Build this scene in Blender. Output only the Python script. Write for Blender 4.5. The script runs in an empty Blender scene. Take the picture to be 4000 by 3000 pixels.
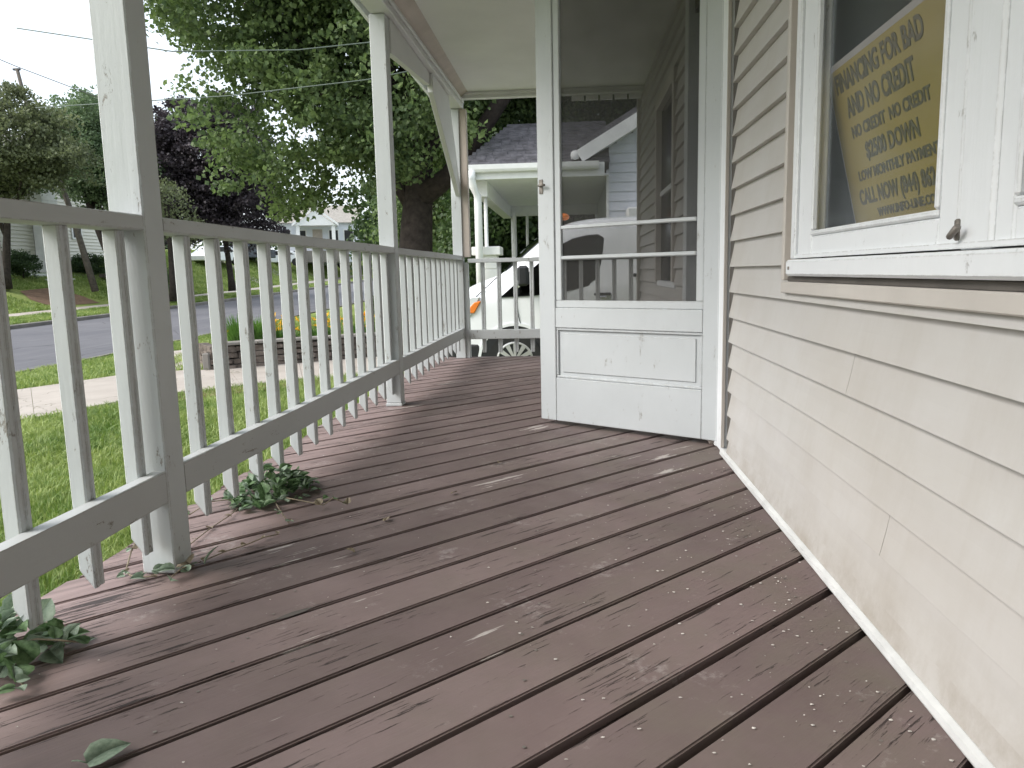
import bpy, bmesh, math, random
import numpy as np
from mathutils import Vector, Matrix
random.seed(7)
NP = np.random.default_rng(11)
C = bpy.context.scene.collection
scene = bpy.context.scene

# ------------------------------------------------------------------ camera, sky, sun, exposure
cam_d = bpy.data.cameras.new('camera')
cam_d.sensor_fit = 'HORIZONTAL'; cam_d.sensor_width = 36.0
cam_d.lens = 2971.0/4000.0*36.0
cam_d.clip_start = 0.02; cam_d.clip_end = 1500
cam = bpy.data.objects.new('camera', cam_d); C.objects.link(cam)
R = Matrix(((0.996806558912744, 0.010862019397988431, 0.079111950065284),
            (0.0766862199308138, 0.14606899034440723, -0.9862976598028043),
            (-0.022268986983181853, 0.9892147727335875, 0.1447695604206205)))
cam.matrix_world = Matrix.Translation((0, 0, 0.78)) @ R.to_4x4()
scene.camera = cam

SUN_EL, SUN_AZ = math.radians(41), math.radians(246)      # azimuth of the direction the light comes from (x east, y north)
world = bpy.data.worlds.new('World'); scene.world = world; world.use_nodes = True
wn, wl = world.node_tree.nodes, world.node_tree.links
wn.clear()
wo = wn.new('ShaderNodeOutputWorld'); bg = wn.new('ShaderNodeBackground'); bg2 = wn.new('ShaderNodeBackground'); ad = wn.new('ShaderNodeAddShader')
sk = wn.new('ShaderNodeTexSky'); sk.sky_type = 'NISHITA'; sk.sun_disc = False
sk.sun_elevation = SUN_EL; sk.sun_rotation = SUN_AZ; sk.dust_density = 4.0; sk.air_density = 1.0
bg.inputs['Strength'].default_value = 0.05
bg2.inputs['Color'].default_value = (0.89, 0.95, 1.0, 1)       # the even white of the cloud cover
bg2.inputs['Strength'].default_value = 0.55
wl.new(sk.outputs[0], bg.inputs['Color']); wl.new(bg.outputs[0], ad.inputs[0]); wl.new(bg2.outputs[0], ad.inputs[1]); wl.new(ad.outputs[0], wo.inputs[0])

sd = bpy.data.lights.new('sun', 'SUN'); sd.energy = 1.5; sd.angle = math.radians(34); sd.color = (1.0, 0.985, 0.97)
sun = bpy.data.objects.new('sun', sd); C.objects.link(sun)
dirv = Vector((math.sin(SUN_AZ)*math.cos(SUN_EL), math.cos(SUN_AZ)*math.cos(SUN_EL), math.sin(SUN_EL)))
sun.rotation_euler = dirv.to_track_quat('Z', 'Y').to_euler()
sun.location = (0, 0, 30)

vs = scene.view_settings
vs.view_transform = 'Standard'; vs.look = 'None'; vs.gamma = 1.0; vs.use_curve_mapping = False
vs.exposure = 1.08
scene.cycles.max_bounces = 8; scene.cycles.diffuse_bounces = 4; scene.cycles.transparent_max_bounces = 12
scene.cycles.use_denoising = True
scene.cycles.sample_clamp_indirect = 6.0

# ------------------------------------------------------------------ materials
MATS = {}
def newmat(name):
    m = bpy.data.materials.new(name); m.use_nodes = True
    nt = m.node_tree; nt.nodes.clear()
    out = nt.nodes.new('ShaderNodeOutputMaterial'); b = nt.nodes.new('ShaderNodeBsdfPrincipled')
    nt.links.new(b.outputs[0], out.inputs[0])
    MATS[name] = m
    return m, nt, b, out
def nd(nt, kind, **kw):
    n = nt.nodes.new(kind)
    for k, v in kw.items():
        if k.startswith('i_'):
            key = k[2:]
            key = int(key) if key.isdigit() else key.replace('_', ' ')
            n.inputs[key].default_value = v
        else: setattr(n, k, v)
    return n
def coords(nt, scale=(1, 1, 1), kind='Object', rnd=False):
    tc = nd(nt, 'ShaderNodeTexCoord'); mp = nd(nt, 'ShaderNodeMapping')
    mp.inputs['Scale'].default_value = scale
    if kind == 'World':
        g = nd(nt, 'ShaderNodeNewGeometry'); nt.links.new(g.outputs['Position'], mp.inputs['Vector'])
    else: nt.links.new(tc.outputs[kind], mp.inputs['Vector'])
    if rnd:
        oi = nd(nt, 'ShaderNodeObjectInfo'); mu = nd(nt, 'ShaderNodeMath', operation='MULTIPLY'); mu.inputs[1].default_value = 37.0
        nt.links.new(oi.outputs['Random'], mu.inputs[0]); nt.links.new(mu.outputs[0], mp.inputs['Location'])
    return mp.outputs[0]
def noise(nt, vec, scale, detail=4, rough=0.55, dist=0.0):
    n = nd(nt, 'ShaderNodeTexNoise'); n.inputs['Scale'].default_value = scale; n.inputs['Detail'].default_value = detail
    n.inputs['Roughness'].default_value = rough; n.inputs['Distortion'].default_value = dist
    nt.links.new(vec, n.inputs['Vector']); return n.outputs[0]
def ramp(nt, fac, stops):
    r = nd(nt, 'ShaderNodeValToRGB'); els = r.color_ramp.elements
    while len(els) < len(stops): els.new(0.5)
    for e, (p, c) in zip(els, stops):
        e.position = p; e.color = (c, c, c, 1) if isinstance(c, (int, float)) else (*c, 1)
    nt.links.new(fac, r.inputs[0]); return r.outputs[0]
def mix(nt, fac, a, b, mode='MIX'):
    m = nd(nt, 'ShaderNodeMix', data_type='RGBA', blend_type=mode)
    if isinstance(fac, float): m.inputs[0].default_value = fac
    else: nt.links.new(fac, m.inputs[0])
    for i, v in ((6, a), (7, b)):
        if isinstance(v, tuple): m.inputs[i].default_value = (*v, 1)
        else: nt.links.new(v, m.inputs[i])
    return m.outputs[2]
def bump(nt, b, h, strength=0.3, dist=0.01, prev=None):
    n = nd(nt, 'ShaderNodeBump'); n.inputs['Strength'].default_value = strength; n.inputs['Distance'].default_value = dist
    nt.links.new(h, n.inputs['Height'])
    if prev is not None: nt.links.new(prev, n.inputs['Normal'])
    nt.links.new(n.outputs[0], b.inputs['Normal']); return n.outputs[0]
def rand_val(nt, lo, hi):
    oi = nd(nt, 'ShaderNodeObjectInfo'); mr = nd(nt, 'ShaderNodeMapRange')
    mr.inputs['To Min'].default_value = lo; mr.inputs['To Max'].default_value = hi
    nt.links.new(oi.outputs['Random'], mr.inputs['Value']); return mr.outputs[0]

def plain(name, col, rough=0.6, metal=0.0, var=0.12, nscale=8.0, bmp=0.05, spec=0.4, kind='Object'):
    m, nt, b, out = newmat(name)
    v = coords(nt, kind=kind)
    n = noise(nt, v, nscale, 5)
    lo = tuple(c*(1-var) for c in col); hi = tuple(min(1, c*(1+var)) for c in col)
    nt.links.new(ramp(nt, n, [(0.3, lo), (0.7, hi)]), b.inputs['Base Color'])
    b.inputs['Roughness'].default_value = rough; b.inputs['Metallic'].default_value = metal
    b.inputs['Specular IOR Level'].default_value = spec
    if bmp: bump(nt, b, noise(nt, v, nscale*6, 3), bmp, 0.01)
    return m

def painted_wood(name, col, dirt=0.35, chips=0.6, grain=(40, 40, 2.5)):
    """old brush-painted timber: ridges along the grain, grimy flecks, chipped spots"""
    m, nt, b, out = newmat(name)
    g = coords(nt, grain, kind='World')
    w = coords(nt, (1, 1, 1), kind='World')
    ridg = noise(nt, g, 1.0, 4, 0.6)
    lump = noise(nt, w, 55, 3, 0.6)
    blot = noise(nt, w, 3.2, 5, 0.6)
    fleck = noise(nt, coords(nt, (grain[0]*1.2, grain[1]*1.2, grain[2]*2.2), kind='World'), 1.0, 6, 0.75)
    c1 = mix(nt, ramp(nt, blot, [(0.35, 0.0), (0.75, 1.0)]), tuple(c*0.93 for c in col), col)
    f = ramp(nt, fleck, [(0.70-0.04*dirt, 0.0), (0.76, dirt)])
    c2 = mix(nt, f, c1, (0.16, 0.15, 0.13))
    cn = nd(nt, 'ShaderNodeMath', operation='ADD'); cn.inputs[1].default_value = 0.045*(chips-0.5)
    nt.links.new(noise(nt, coords(nt, tuple(6+g_*0.35 for g_ in (grain[0], grain[1], grain[2])), kind='World'), 1.0, 7, 0.8, 0.3), cn.inputs[0])
    ch = ramp(nt, cn.outputs[0], [(0.635, 0.0), (0.652, chips)])
    # worn arrises: where the rounded normal departs from the true one, broken up by noise
    bv = nd(nt, 'ShaderNodeBevel', samples=4); bv.inputs['Radius'].default_value = 0.005
    ge = nd(nt, 'ShaderNodeNewGeometry'); dt = nd(nt, 'ShaderNodeVectorMath', operation='DOT_PRODUCT')
    nt.links.new(bv.outputs[0], dt.inputs[0]); nt.links.new(ge.outputs['Normal'], dt.inputs[1])
    eg = nd(nt, 'ShaderNodeMapRange'); eg.inputs['From Min'].default_value = 0.995; eg.inputs['From Max'].default_value = 0.88; nt.links.new(dt.outputs['Value'], eg.inputs['Value'])
    em = nd(nt, 'ShaderNodeMath', operation='MULTIPLY'); nt.links.new(eg.outputs[0], em.inputs[0])
    nt.links.new(ramp(nt, noise(nt, w, 24, 6, 0.8), [(0.44, 0.0), (0.52, chips)]), em.inputs[1])
    mx = nd(nt, 'ShaderNodeMath', operation='MAXIMUM'); nt.links.new(ch, mx.inputs[0]); nt.links.new(em.outputs[0], mx.inputs[1]); ch = mx.outputs[0]
    c3 = mix(nt, ch, c2, (0.24, 0.22, 0.19))
    nt.links.new(c3, b.inputs['Base Color'])
    b.inputs['Roughness'].default_value = 0.5; b.inputs['Specular IOR Level'].default_value = 0.35
    p = bump(nt, b, ridg, 0.35, 0.004)
    p = bump(nt, b, lump, 0.25, 0.002, p)
    inv = nd(nt, 'ShaderNodeMath', operation='SUBTRACT'); inv.inputs[0].default_value = 1.0; nt.links.new(ch, inv.inputs[1])
    bump(nt, b, inv.outputs[0], 0.5, 0.003, p)
    return m
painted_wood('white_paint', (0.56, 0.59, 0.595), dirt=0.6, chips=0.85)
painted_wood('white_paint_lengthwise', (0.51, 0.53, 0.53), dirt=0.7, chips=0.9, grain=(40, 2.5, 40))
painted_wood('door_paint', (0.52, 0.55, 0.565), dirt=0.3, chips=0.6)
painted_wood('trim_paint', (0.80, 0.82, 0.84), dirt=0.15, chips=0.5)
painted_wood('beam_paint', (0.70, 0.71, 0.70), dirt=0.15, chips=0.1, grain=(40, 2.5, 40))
plain('ceiling_paint', (0.74, 0.74, 0.74), 0.7, var=0.05, nscale=2.5, bmp=0.05)
plain('frieze_paint', (0.48, 0.42, 0.37), 0.6, var=0.12, nscale=5)

def deck_material():
    m, nt, b, out = newmat('deck_paint')
    fine = coords(nt, (6.0, 105, 105), rnd=True); mid = coords(nt, (1.6, 26, 26), rnd=True); iso = coords(nt, (1, 1, 1), rnd=True)
    wpos = coords(nt, (1, 1, 1), kind='World')
    base = mix(nt, ramp(nt, noise(nt, iso, 2.5, 5, 0.6), [(0.3, 0.0), (0.7, 1.0)]), (0.138, 0.100, 0.095), (0.200, 0.150, 0.143))
    hs = nd(nt, 'ShaderNodeHueSaturation'); nt.links.new(rand_val(nt, 0.82, 1.12), hs.inputs['Value']); nt.links.new(base, hs.inputs['Color'])
    base = hs.outputs[0]
    # olive-brown grime in patches, thickest at the wall side
    sep = nd(nt, 'ShaderNodeSeparateXYZ'); nt.links.new(wpos, sep.inputs[0])
    wallside = nd(nt, 'ShaderNodeMapRange'); wallside.inputs['From Min'].default_value = -0.5; wallside.inputs['From Max'].default_value = 0.6
    nt.links.new(sep.outputs[0], wallside.inputs['Value'])
    gr = ramp(nt, noise(nt, wpos, 4.5, 6, 0.65), [(0.42, 0.0), (0.68, 0.75)])
    gm = nd(nt, 'ShaderNodeMath', operation='MULTIPLY'); nt.links.new(gr, gm.inputs[0])
    ms = nd(nt, 'ShaderNodeMapRange'); ms.inputs['To Min'].default_value = 0.25; ms.inputs['To Max'].default_value = 1.0
    nt.links.new(wallside.outputs[0], ms.inputs['Value']); nt.links.new(ms.outputs[0], gm.inputs[1])
    base = mix(nt, gm.outputs[0], base, (0.158, 0.136, 0.108))
    # weather side: paint thinner and pinker, more open checks
    edge = nd(nt, 'ShaderNodeMapRange'); edge.inputs['From Min'].default_value = -0.75; edge.inputs['From Max'].default_value = -1.3
    nt.links.new(sep.outputs[0], edge.inputs['Value'])
    en = nd(nt, 'ShaderNodeMath', operation='MULTIPLY'); nt.links.new(edge.outputs[0], en.inputs[0])
    nt.links.new(ramp(nt, noise(nt, mid, 1.0, 5, 0.7), [(0.35, 0.2), (0.65, 0.9)]), en.inputs[1])
    base = mix(nt, en.outputs[0], base, (0.34, 0.25, 0.235))
    # checks in the grain
    fn = noise(nt, fine, 1.0, 6, 0.72, 0.25)
    thr = noise(nt, iso, 3.0, 3, 0.5)
    mm = nd(nt, 'ShaderNodeMath', operation='MULTIPLY_ADD'); mm.inputs[1].default_value = 0.42; nt.links.new(thr, mm.inputs[0])
    nt.links.new(fn, mm.inputs[2])
    ms2 = nd(nt, 'ShaderNodeMath', operation='MULTIPLY_ADD'); ms2.inputs[1].default_value = 0.055; nt.links.new(edge.outputs[0], ms2.inputs[0]); nt.links.new(mm.outputs[0], ms2.inputs[2])
    crack = ramp(nt, ms2.outputs[0], [(0.842, 0.0), (0.862, 1.0)])
    base = mix(nt, crack, base, (0.050, 0.036, 0.033))
    # bare spots where the paint has flaked
    fl = noise(nt, coords(nt, (3.0, 26, 26), rnd=True), 1.0, 5, 0.6); fl2 = noise(nt, iso, 1.1, 2, 0.5)
    fa = nd(nt, 'ShaderNodeMath', operation='MULTIPLY'); nt.links.new(fl, fa.inputs[0]); nt.links.new(fl2, fa.inputs[1])
    vd = nd(nt, 'ShaderNodeVectorMath', operation='DISTANCE'); vd.inputs[1].default_value = (-0.62, 1.98, 0.0); nt.links.new(wpos, vd.inputs[0])
    vr = nd(nt, 'ShaderNodeMapRange'); vr.inputs['From Min'].default_value = 0.36; vr.inputs['From Max'].default_value = 0.05; vr.inputs['To Max'].default_value = 0.095; nt.links.new(vd.outputs['Value'], vr.inputs['Value'])
    fs = nd(nt, 'ShaderNodeMath', operation='ADD'); nt.links.new(fa.outputs[0], fs.inputs[0]); nt.links.new(vr.outputs[0], fs.inputs[1]); fa = fs
    base = mix(nt, ramp(nt, fa.outputs[0], [(0.425, 0.0), (0.44, 0.85)]), base, (0.50, 0.46, 0.43))
    # pale scuffs
    sc = nd(nt, 'ShaderNodeMath', operation='MULTIPLY'); nt.links.new(noise(nt, iso, 30, 5, 0.75), sc.inputs[0]); nt.links.new(noise(nt, wpos, 4.0, 2, 0.5), sc.inputs[1])
    base = mix(nt, ramp(nt, sc.outputs[0], [(0.34, 0.0), (0.43, 0.32)]), base, (0.46, 0.43, 0.41))
    nt.links.new(base, b.inputs['Base Color'])
    nt.links.new(ramp(nt, noise(nt, iso, 6, 4), [(0.3, 0.5), (0.7, 0.72)]), b.inputs['Roughness'])
    b.inputs['Specular IOR Level'].default_value = 0.4
    inv = nd(nt, 'ShaderNodeMath', operation='SUBTRACT'); inv.inputs[0].default_value = 1.0; nt.links.new(crack, inv.inputs[1])
    p = bump(nt, b, inv.outputs[0], 0.9, 0.004)
    p = bump(nt, b, fn, 0.35, 0.003, p)
    bump(nt, b, noise(nt, iso, 60, 3, 0.6), 0.15, 0.001, p)
deck_material()

def siding_material():
    m, nt, b, out = newmat('vinyl_siding')
    w = coords(nt, (1, 1, 1), kind='World'); g = coords(nt, (30, 2.0, 30), kind='World')
    base = mix(nt, ramp(nt, noise(nt, w, 2.2, 6, 0.65), [(0.35, 0.0), (0.72, 1.0)]), (0.535, 0.520, 0.500), (0.475, 0.450, 0.415))
    sp = ramp(nt, noise(nt, w, 26, 6, 0.8), [(0.69, 0.0), (0.75, 0.35)])
    base = mix(nt, sp, base, (0.40, 0.35, 0.29))
    # rain streaks down the boards and splash-back dirt near the deck
    st = ramp(nt, noise(nt, coords(nt, (9, 9, 1.2), kind='World'), 1.0, 6, 0.7), [(0.50, 0.0), (0.75, 0.28)])
    base = mix(nt, st, base, (0.40, 0.365, 0.315))
    sz = nd(nt, 'ShaderNodeSeparateXYZ'); nt.links.new(w, sz.inputs[0]); mr = nd(nt, 'ShaderNodeMapRange'); mr.inputs['From Min'].default_value = 0.17; mr.inputs['From Max'].default_value = 0.02; nt.links.new(sz.outputs[2], mr.inputs['Value'])
    sm = nd(nt, 'ShaderNodeMath', operation='MULTIPLY'); nt.links.new(mr.outputs[0], sm.inputs[0]); nt.links.new(ramp(nt, noise(nt, w, 9, 6, 0.75), [(0.40, 0.0), (0.70, 0.8)]), sm.inputs[1])
    base = mix(nt, sm.outputs[0], base, (0.33, 0.29, 0.24))
    nt.links.new(base, b.inputs['Base Color']); b.inputs['Roughness'].default_value = 0.42; b.inputs['Specular IOR Level'].default_value = 0.35
    p = bump(nt, b, noise(nt, g, 1.0, 4, 0.6), 0.12, 0.003)
    bump(nt, b, noise(nt, coords(nt, (3, 2.0, 9), kind='World'), 1.0, 2, 0.5), 0.25, 0.02, p)
siding_material()
plain('channel_vinyl', (0.54, 0.505, 0.465), 0.45, var=0.06, nscale=6)
plain('channel_dark', (0.10, 0.09, 0.08), 0.8, var=0.2)
plain('starter_metal', (0.66, 0.67, 0.66), 0.4, var=0.12, nscale=14)
plain('neighbour_clapboard', (0.74, 0.77, 0.84), 0.55, var=0.04)
plain('neighbour_trim', (0.82, 0.83, 0.83), 0.5, var=0.04)
plain('cream_clapboard', (0.74, 0.72, 0.65), 0.6, var=0.04)
plain('white_block', (0.78, 0.78, 0.76), 0.7, var=0.08, nscale=3)
plain('shingle', (0.115, 0.112, 0.125), 0.9, var=0.4, nscale=6, bmp=0.4)
plain('shingle_green', (0.16, 0.19, 0.20), 0.9, var=0.25, nscale=6)
plain('shingle_tan', (0.30, 0.28, 0.25), 0.9, var=0.25, nscale=6)
plain('van_white', (0.84, 0.86, 0.88), 0.22, var=0.02, bmp=0.0, spec=0.6)
plain('car_dark', (0.05, 0.06, 0.08), 0.25, var=0.05, bmp=0, spec=0.6)
plain('black_plastic', (0.022, 0.023, 0.025), 0.5, var=0.2)
plain('rubber', (0.025, 0.025, 0.025), 0.85, var=0.2)
plain('alloy', (0.55, 0.55, 0.54), 0.35, metal=0.5, var=0.05)
plain('chrome', (0.75, 0.75, 0.75), 0.2, metal=0.9, var=0.03)
plain('orange_lens', (0.85, 0.22, 0.02), 0.25, var=0.05, bmp=0, spec=0.6)
plain('lamp_lens', (0.70, 0.73, 0.75), 0.2, var=0.05, bmp=0, spec=0.7)
plain('room_wall', (0.13, 0.12, 0.11), 0.9, var=0.1)
plain('curtain', (0.22, 0.21, 0.20), 0.95, var=0.1)
plain('poster_yellow', (0.36, 0.285, 0.085), 0.6, var=0.06, nscale=4, bmp=0)
plain('poster_edge', (0.42, 0.40, 0.42), 0.6, var=0.06, bmp=0)
plain('poster_ink', (0.13, 0.115, 0.075), 0.6, var=0.1, bmp=0)
plain('latch_metal', (0.22, 0.20, 0.18), 0.5, metal=0.4, var=0.4, nscale=30)
plain('bark', (0.040, 0.032, 0.027), 0.95, var=0.45, nscale=9, bmp=0.8)
plain('bark_grey', (0.12, 0.105, 0.09), 0.95, var=0.35, nscale=9, bmp=0.6)
plain('wire', (0.05, 0.05, 0.05), 0.6, var=0.1, bmp=0)
plain('pale_wire', (0.10, 0.13, 0.11), 0.6, var=0.1, bmp=0)
plain('chip', (0.55, 0.52, 0.48), 0.8, var=0.2)
plain('stone_cap', (0.24, 0.225, 0.205), 0.9, var=0.3, nscale=10, bmp=0.4)

def asphalt():
    m, nt, b, out = newmat('asphalt')
    w = coords(nt, (1, 1, 1), kind='World')
    c = mix(nt, ramp(nt, noise(nt, w, 0.25, 5, 0.6), [(0.35, 0.0), (0.7, 1.0)]), (0.105, 0.105, 0.118), (0.15, 0.148, 0.158))
    c = mix(nt, ramp(nt, noise(nt, coords(nt, (2.5, 0.12, 1), kind='World'), 1.0, 5, 0.7), [(0.52, 0.0), (0.66, 0.5)]), c, (0.19, 0.185, 0.19))
    cr = nd(nt, 'ShaderNodeTexVoronoi', feature='DISTANCE_TO_EDGE'); cr.inputs['Scale'].default_value = 0.45; nt.links.new(w, cr.inputs['Vector'])
    c = mix(nt, ramp(nt, cr.outputs[0], [(0.0, 0.7), (0.012, 0.0)]), c, (0.04, 0.04, 0.045))
    nt.links.new(c, b.inputs['Base Color']); b.inputs['Roughness'].default_value = 0.9
    bump(nt, b, noise(nt, w, 90, 3), 0.3, 0.01)
asphalt()
def concrete(name, a, bb):
    m, nt, b, out = newmat(name)
    w = coords(nt, (1, 1, 1), kind='World')
    c = mix(nt, ramp(nt, noise(nt, w, 1.3, 6, 0.6), [(0.3, 0.0), (0.7, 1.0)]), a, bb)
    c = mix(nt, ramp(nt, noise(nt, w, 30, 4, 0.7), [(0.6, 0.0), (0.75, 0.4)]), c, (0.22, 0.2, 0.17))
    cr = nd(nt, 'ShaderNodeTexVoronoi', feature='DISTANCE_TO_EDGE'); cr.inputs['Scale'].default_value = 0.55
    dv = nd(nt, 'ShaderNodeVectorMath', operation='ADD'); nz = nd(nt, 'ShaderNodeTexNoise'); nz.inputs['Scale'].default_value = 2.5
    nt.links.new(w, nz.inputs['Vector']); nt.links.new(w, dv.inputs[0]); nt.links.new(nz.outputs[1], dv.inputs[1]); nt.links.new(dv.outputs[0], cr.inputs['Vector'])
    c = mix(nt, ramp(nt, cr.outputs[0], [(0.0, 0.75), (0.008, 0.0)]), c, (0.10, 0.10, 0.06))
    nt.links.new(c, b.inputs['Base Color']); b.inputs['Roughness'].default_value = 0.9
    bump(nt, b, noise(nt, w, 60, 4), 0.3, 0.01)
concrete('concrete', (0.35, 0.31, 0.27), (0.45, 0.405, 0.36))
concrete('kerb_concrete', (0.13, 0.122, 0.11), (0.23, 0.215, 0.195))  # darkened in place of a gutter strip of dirt and tree shade
concrete('driveway_concrete', (0.36, 0.35, 0.33), (0.45, 0.43, 0.40))

def soil_lawn():
    m, nt, b, out = newmat('lawn_ground')
    w = coords(nt, (1, 1, 1), kind='World')
    c = mix(nt, ramp(nt, noise(nt, w, 0.35, 6, 0.65), [(0.35, 0.0), (0.65, 1.0)]), (0.17, 0.23, 0.06), (0.29, 0.33, 0.12))
    c = mix(nt, ramp(nt, noise(nt, w, 6.0, 6, 0.7), [(0.4, 0.0), (0.7, 0.55)]), c, (0.12, 0.17, 0.035))
    c = mix(nt, ramp(nt, noise(nt, w, 1.1, 5, 0.6), [(0.64, 0.0), (0.74, 0.6)]), c, (0.22, 0.155, 0.09))
    nt.links.new(c, b.inputs['Base Color']); b.inputs['Roughness'].default_value = 1.0; b.inputs['Specular IOR Level'].default_value = 0.1
    bump(nt, b, noise(nt, w, 25, 5, 0.7), 0.8, 0.03)
soil_lawn()
plain('bare_soil', (0.16, 0.10, 0.062), 1.0, var=0.3, nscale=5, bmp=0.6, kind='World')

def leafmat(name, col_a, col_b, trans=0.35, scale=0.6, rough=0.55):
    m, nt, b, out = newmat(name)
    w = coords(nt, (1, 1, 1), kind='World')
    n1 = noise(nt, w, scale, 4, 0.6); n2 = noise(nt, w, scale*14, 2, 0.5)
    s = nd(nt, 'ShaderNodeMath', operation='ADD'); nt.links.new(n1, s.inputs[0]); nt.links.new(n2, s.inputs[1])
    c = ramp(nt, s.outputs[0], [(0.78, col_a), (1.2, col_b)])
    # ramp works on 0..1, so bring the sum down
    h = nd(nt, 'ShaderNodeMath', operation='MULTIPLY'); h.inputs[1].default_value = 0.5
    nt.links.new(s.outputs[0], h.inputs[0]); nt.links.remove(c.node.inputs[0].links[0]); nt.links.new(h.outputs[0], c.node.inputs[0])
    c.node.color_ramp.elements[0].position = 0.40; c.node.color_ramp.elements[1].position = 0.60
    nt.links.new(c, b.inputs['Base Color']); b.inputs['Roughness'].default_value = rough; b.inputs['Specular IOR Level'].default_value = 0.35
    t = nd(nt, 'ShaderNodeBsdfTranslucent'); hs = nd(nt, 'ShaderNodeHueSaturation'); hs.inputs['Value'].default_value = 1.35; hs.inputs['Saturation'].default_value = 1.1
    nt.links.new(c, hs.inputs['Color']); nt.links.new(hs.outputs[0], t.inputs['Color'])
    ms = nd(nt, 'ShaderNodeMixShader'); ms.inputs[0].default_value = trans
    nt.links.new(b.outputs[0], ms.inputs[1]); nt.links.new(t.outputs[0], ms.inputs[2]); nt.links.new(ms.outputs[0], out.inputs[0])
    return m
leafmat('maple_leaf', (0.060, 0.098, 0.042), (0.20, 0.275, 0.105))
leafmat('dark_leaf', (0.035, 0.062, 0.030), (0.085, 0.135, 0.050))
leafmat('olive_leaf', (0.095, 0.115, 0.060), (0.19, 0.215, 0.11))
leafmat('green_leaf', (0.085, 0.135, 0.070), (0.19, 0.255, 0.13))
leafmat('purple_leaf', (0.036, 0.030, 0.036), (0.080, 0.064, 0.072), trans=0.2)
leafmat('far_leaf', (0.07, 0.11, 0.055), (0.12, 0.17, 0.08))
leafmat('grass_blade', (0.12, 0.20, 0.042), (0.36, 0.43, 0.15), trans=0.3, scale=1.2)
leafmat('daylily_leaf', (0.05, 0.12, 0.025), (0.12, 0.24, 0.05), trans=0.35, scale=3)
leafmat('reed_leaf', (0.075, 0.16, 0.035), (0.15, 0.29, 0.06), trans=0.35, scale=3)
leafmat('lily_petal', (0.85, 0.42, 0.03), (0.92, 0.66, 0.10), trans=0.3, scale=6)
leafmat('vine_leaf_grey', (0.19, 0.26, 0.185), (0.32, 0.40, 0.30), trans=0.2, scale=9)
leafmat('vine_leaf_green', (0.065, 0.12, 0.05), (0.16, 0.25, 0.12), trans=0.25, scale=9)
leafmat('dry_leaf', (0.20, 0.165, 0.115), (0.33, 0.28, 0.20), trans=0.15, scale=12)

def glassmat(name, tint=(0.55, 0.58, 0.6), refl=0.12, rough=0.02):
    m, nt, b, out = newmat(name)
    nt.nodes.remove(b)
    t = nd(nt, 'ShaderNodeBsdfTransparent'); t.inputs[0].default_value = (*tint, 1)
    g = nd(nt, 'ShaderNodeBsdfGlossy'); g.inputs['Roughness'].default_value = rough; g.inputs[0].default_value = (0.9, 0.95, 1.0, 1)
    f = nd(nt, 'ShaderNodeFresnel'); f.inputs[0].default_value = 1.5
    a = nd(nt, 'ShaderNodeMath', operation='MULTIPLY_ADD'); a.inputs[1].default_value = refl; a.inputs[2].default_value = 0.0; a.use_clamp = True
    nt.links.new(f.outputs[0], a.inputs[0])
    ms = nd(nt, 'ShaderNodeMixShader'); nt.links.new(a.outputs[0], ms.inputs[0])
    nt.links.new(t.outputs[0], ms.inputs[1]); nt.links.new(g.outputs[0], ms.inputs[2]); nt.links.new(ms.outputs[0], out.inputs[0])
glassmat('window_glass', (0.93, 0.92, 0.90), 0.30, 0.16)
glassmat('van_glass', (0.12, 0.13, 0.13), 0.6)
def screenmat():
    m, nt, b, out = newmat('insect_screen')
    t = nd(nt, 'ShaderNodeBsdfTransparent'); b.inputs['Base Color'].default_value = (0.022, 0.022, 0.02, 1); b.inputs['Roughness'].default_value = 0.8
    w = coords(nt, (1, 1, 1)); f = ramp(nt, noise(nt, w, 3.0, 4), [(0.3, 0.47), (0.7, 0.53)])
    ms = nd(nt, 'ShaderNodeMixShader'); nt.links.new(f, ms.inputs[0])
    nt.links.new(t.outputs[0], ms.inputs[1]); nt.links.new(b.outputs[0], ms.inputs[2]); nt.links.new(ms.outputs[0], out.inputs[0])
screenmat()
def stonemat():
    m, nt, b, out = newmat('wall_stone')
    v = coords(nt, (1, 1, 1), kind='World')
    c = ramp(nt, noise(nt, v, 7, 5, 0.65), [(0.3, (0.070, 0.056, 0.047)), (0.7, (0.20, 0.165, 0.140))])
    hs = nd(nt, 'ShaderNodeHueSaturation'); nt.links.new(rand_val(nt, 0.7, 1.3), hs.inputs['Value']); nt.links.new(c, hs.inputs['Color'])
    nt.links.new(hs.outputs[0], b.inputs['Base Color']); b.inputs['Roughness'].default_value = 0.95
    bump(nt, b, noise(nt, v, 22, 5, 0.7), 0.9, 0.02)
stonemat()

# ------------------------------------------------------------------ helpers
def put(o, parent=None):
    C.objects.link(o)
    if parent is not None: o.parent = parent
    return o
def thing(name, label, cat, loc=(0, 0, 0), rotz=0.0, group=None, kind=None):
    o = bpy.data.objects.new(name, None); C.objects.link(o); o.empty_display_size = 0.1
    o.location = loc; o.rotation_euler = (0, 0, rotz)
    if label: o['label'] = label
    if cat: o['category'] = cat
    if group: o['group'] = group
    if kind: o['kind'] = kind
    return o
def tag(o, label=None, cat=None, group=None, kind=None):
    if label: o['label'] = label
    if cat: o['category'] = cat
    if group: o['group'] = group
    if kind: o['kind'] = kind
    return o
def mesh_from(name, verts, faces, mat, smooth=False):
    me = bpy.data.meshes.new(name); me.from_pydata([tuple(v) for v in verts], [], faces)
    mats = mat if isinstance(mat, (list, tuple)) else [mat]
    for k in mats: me.materials.append(MATS[k])
    if smooth: me.polygons.foreach_set('use_smooth', [True]*len(me.polygons))
    me.update(); return me
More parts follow.
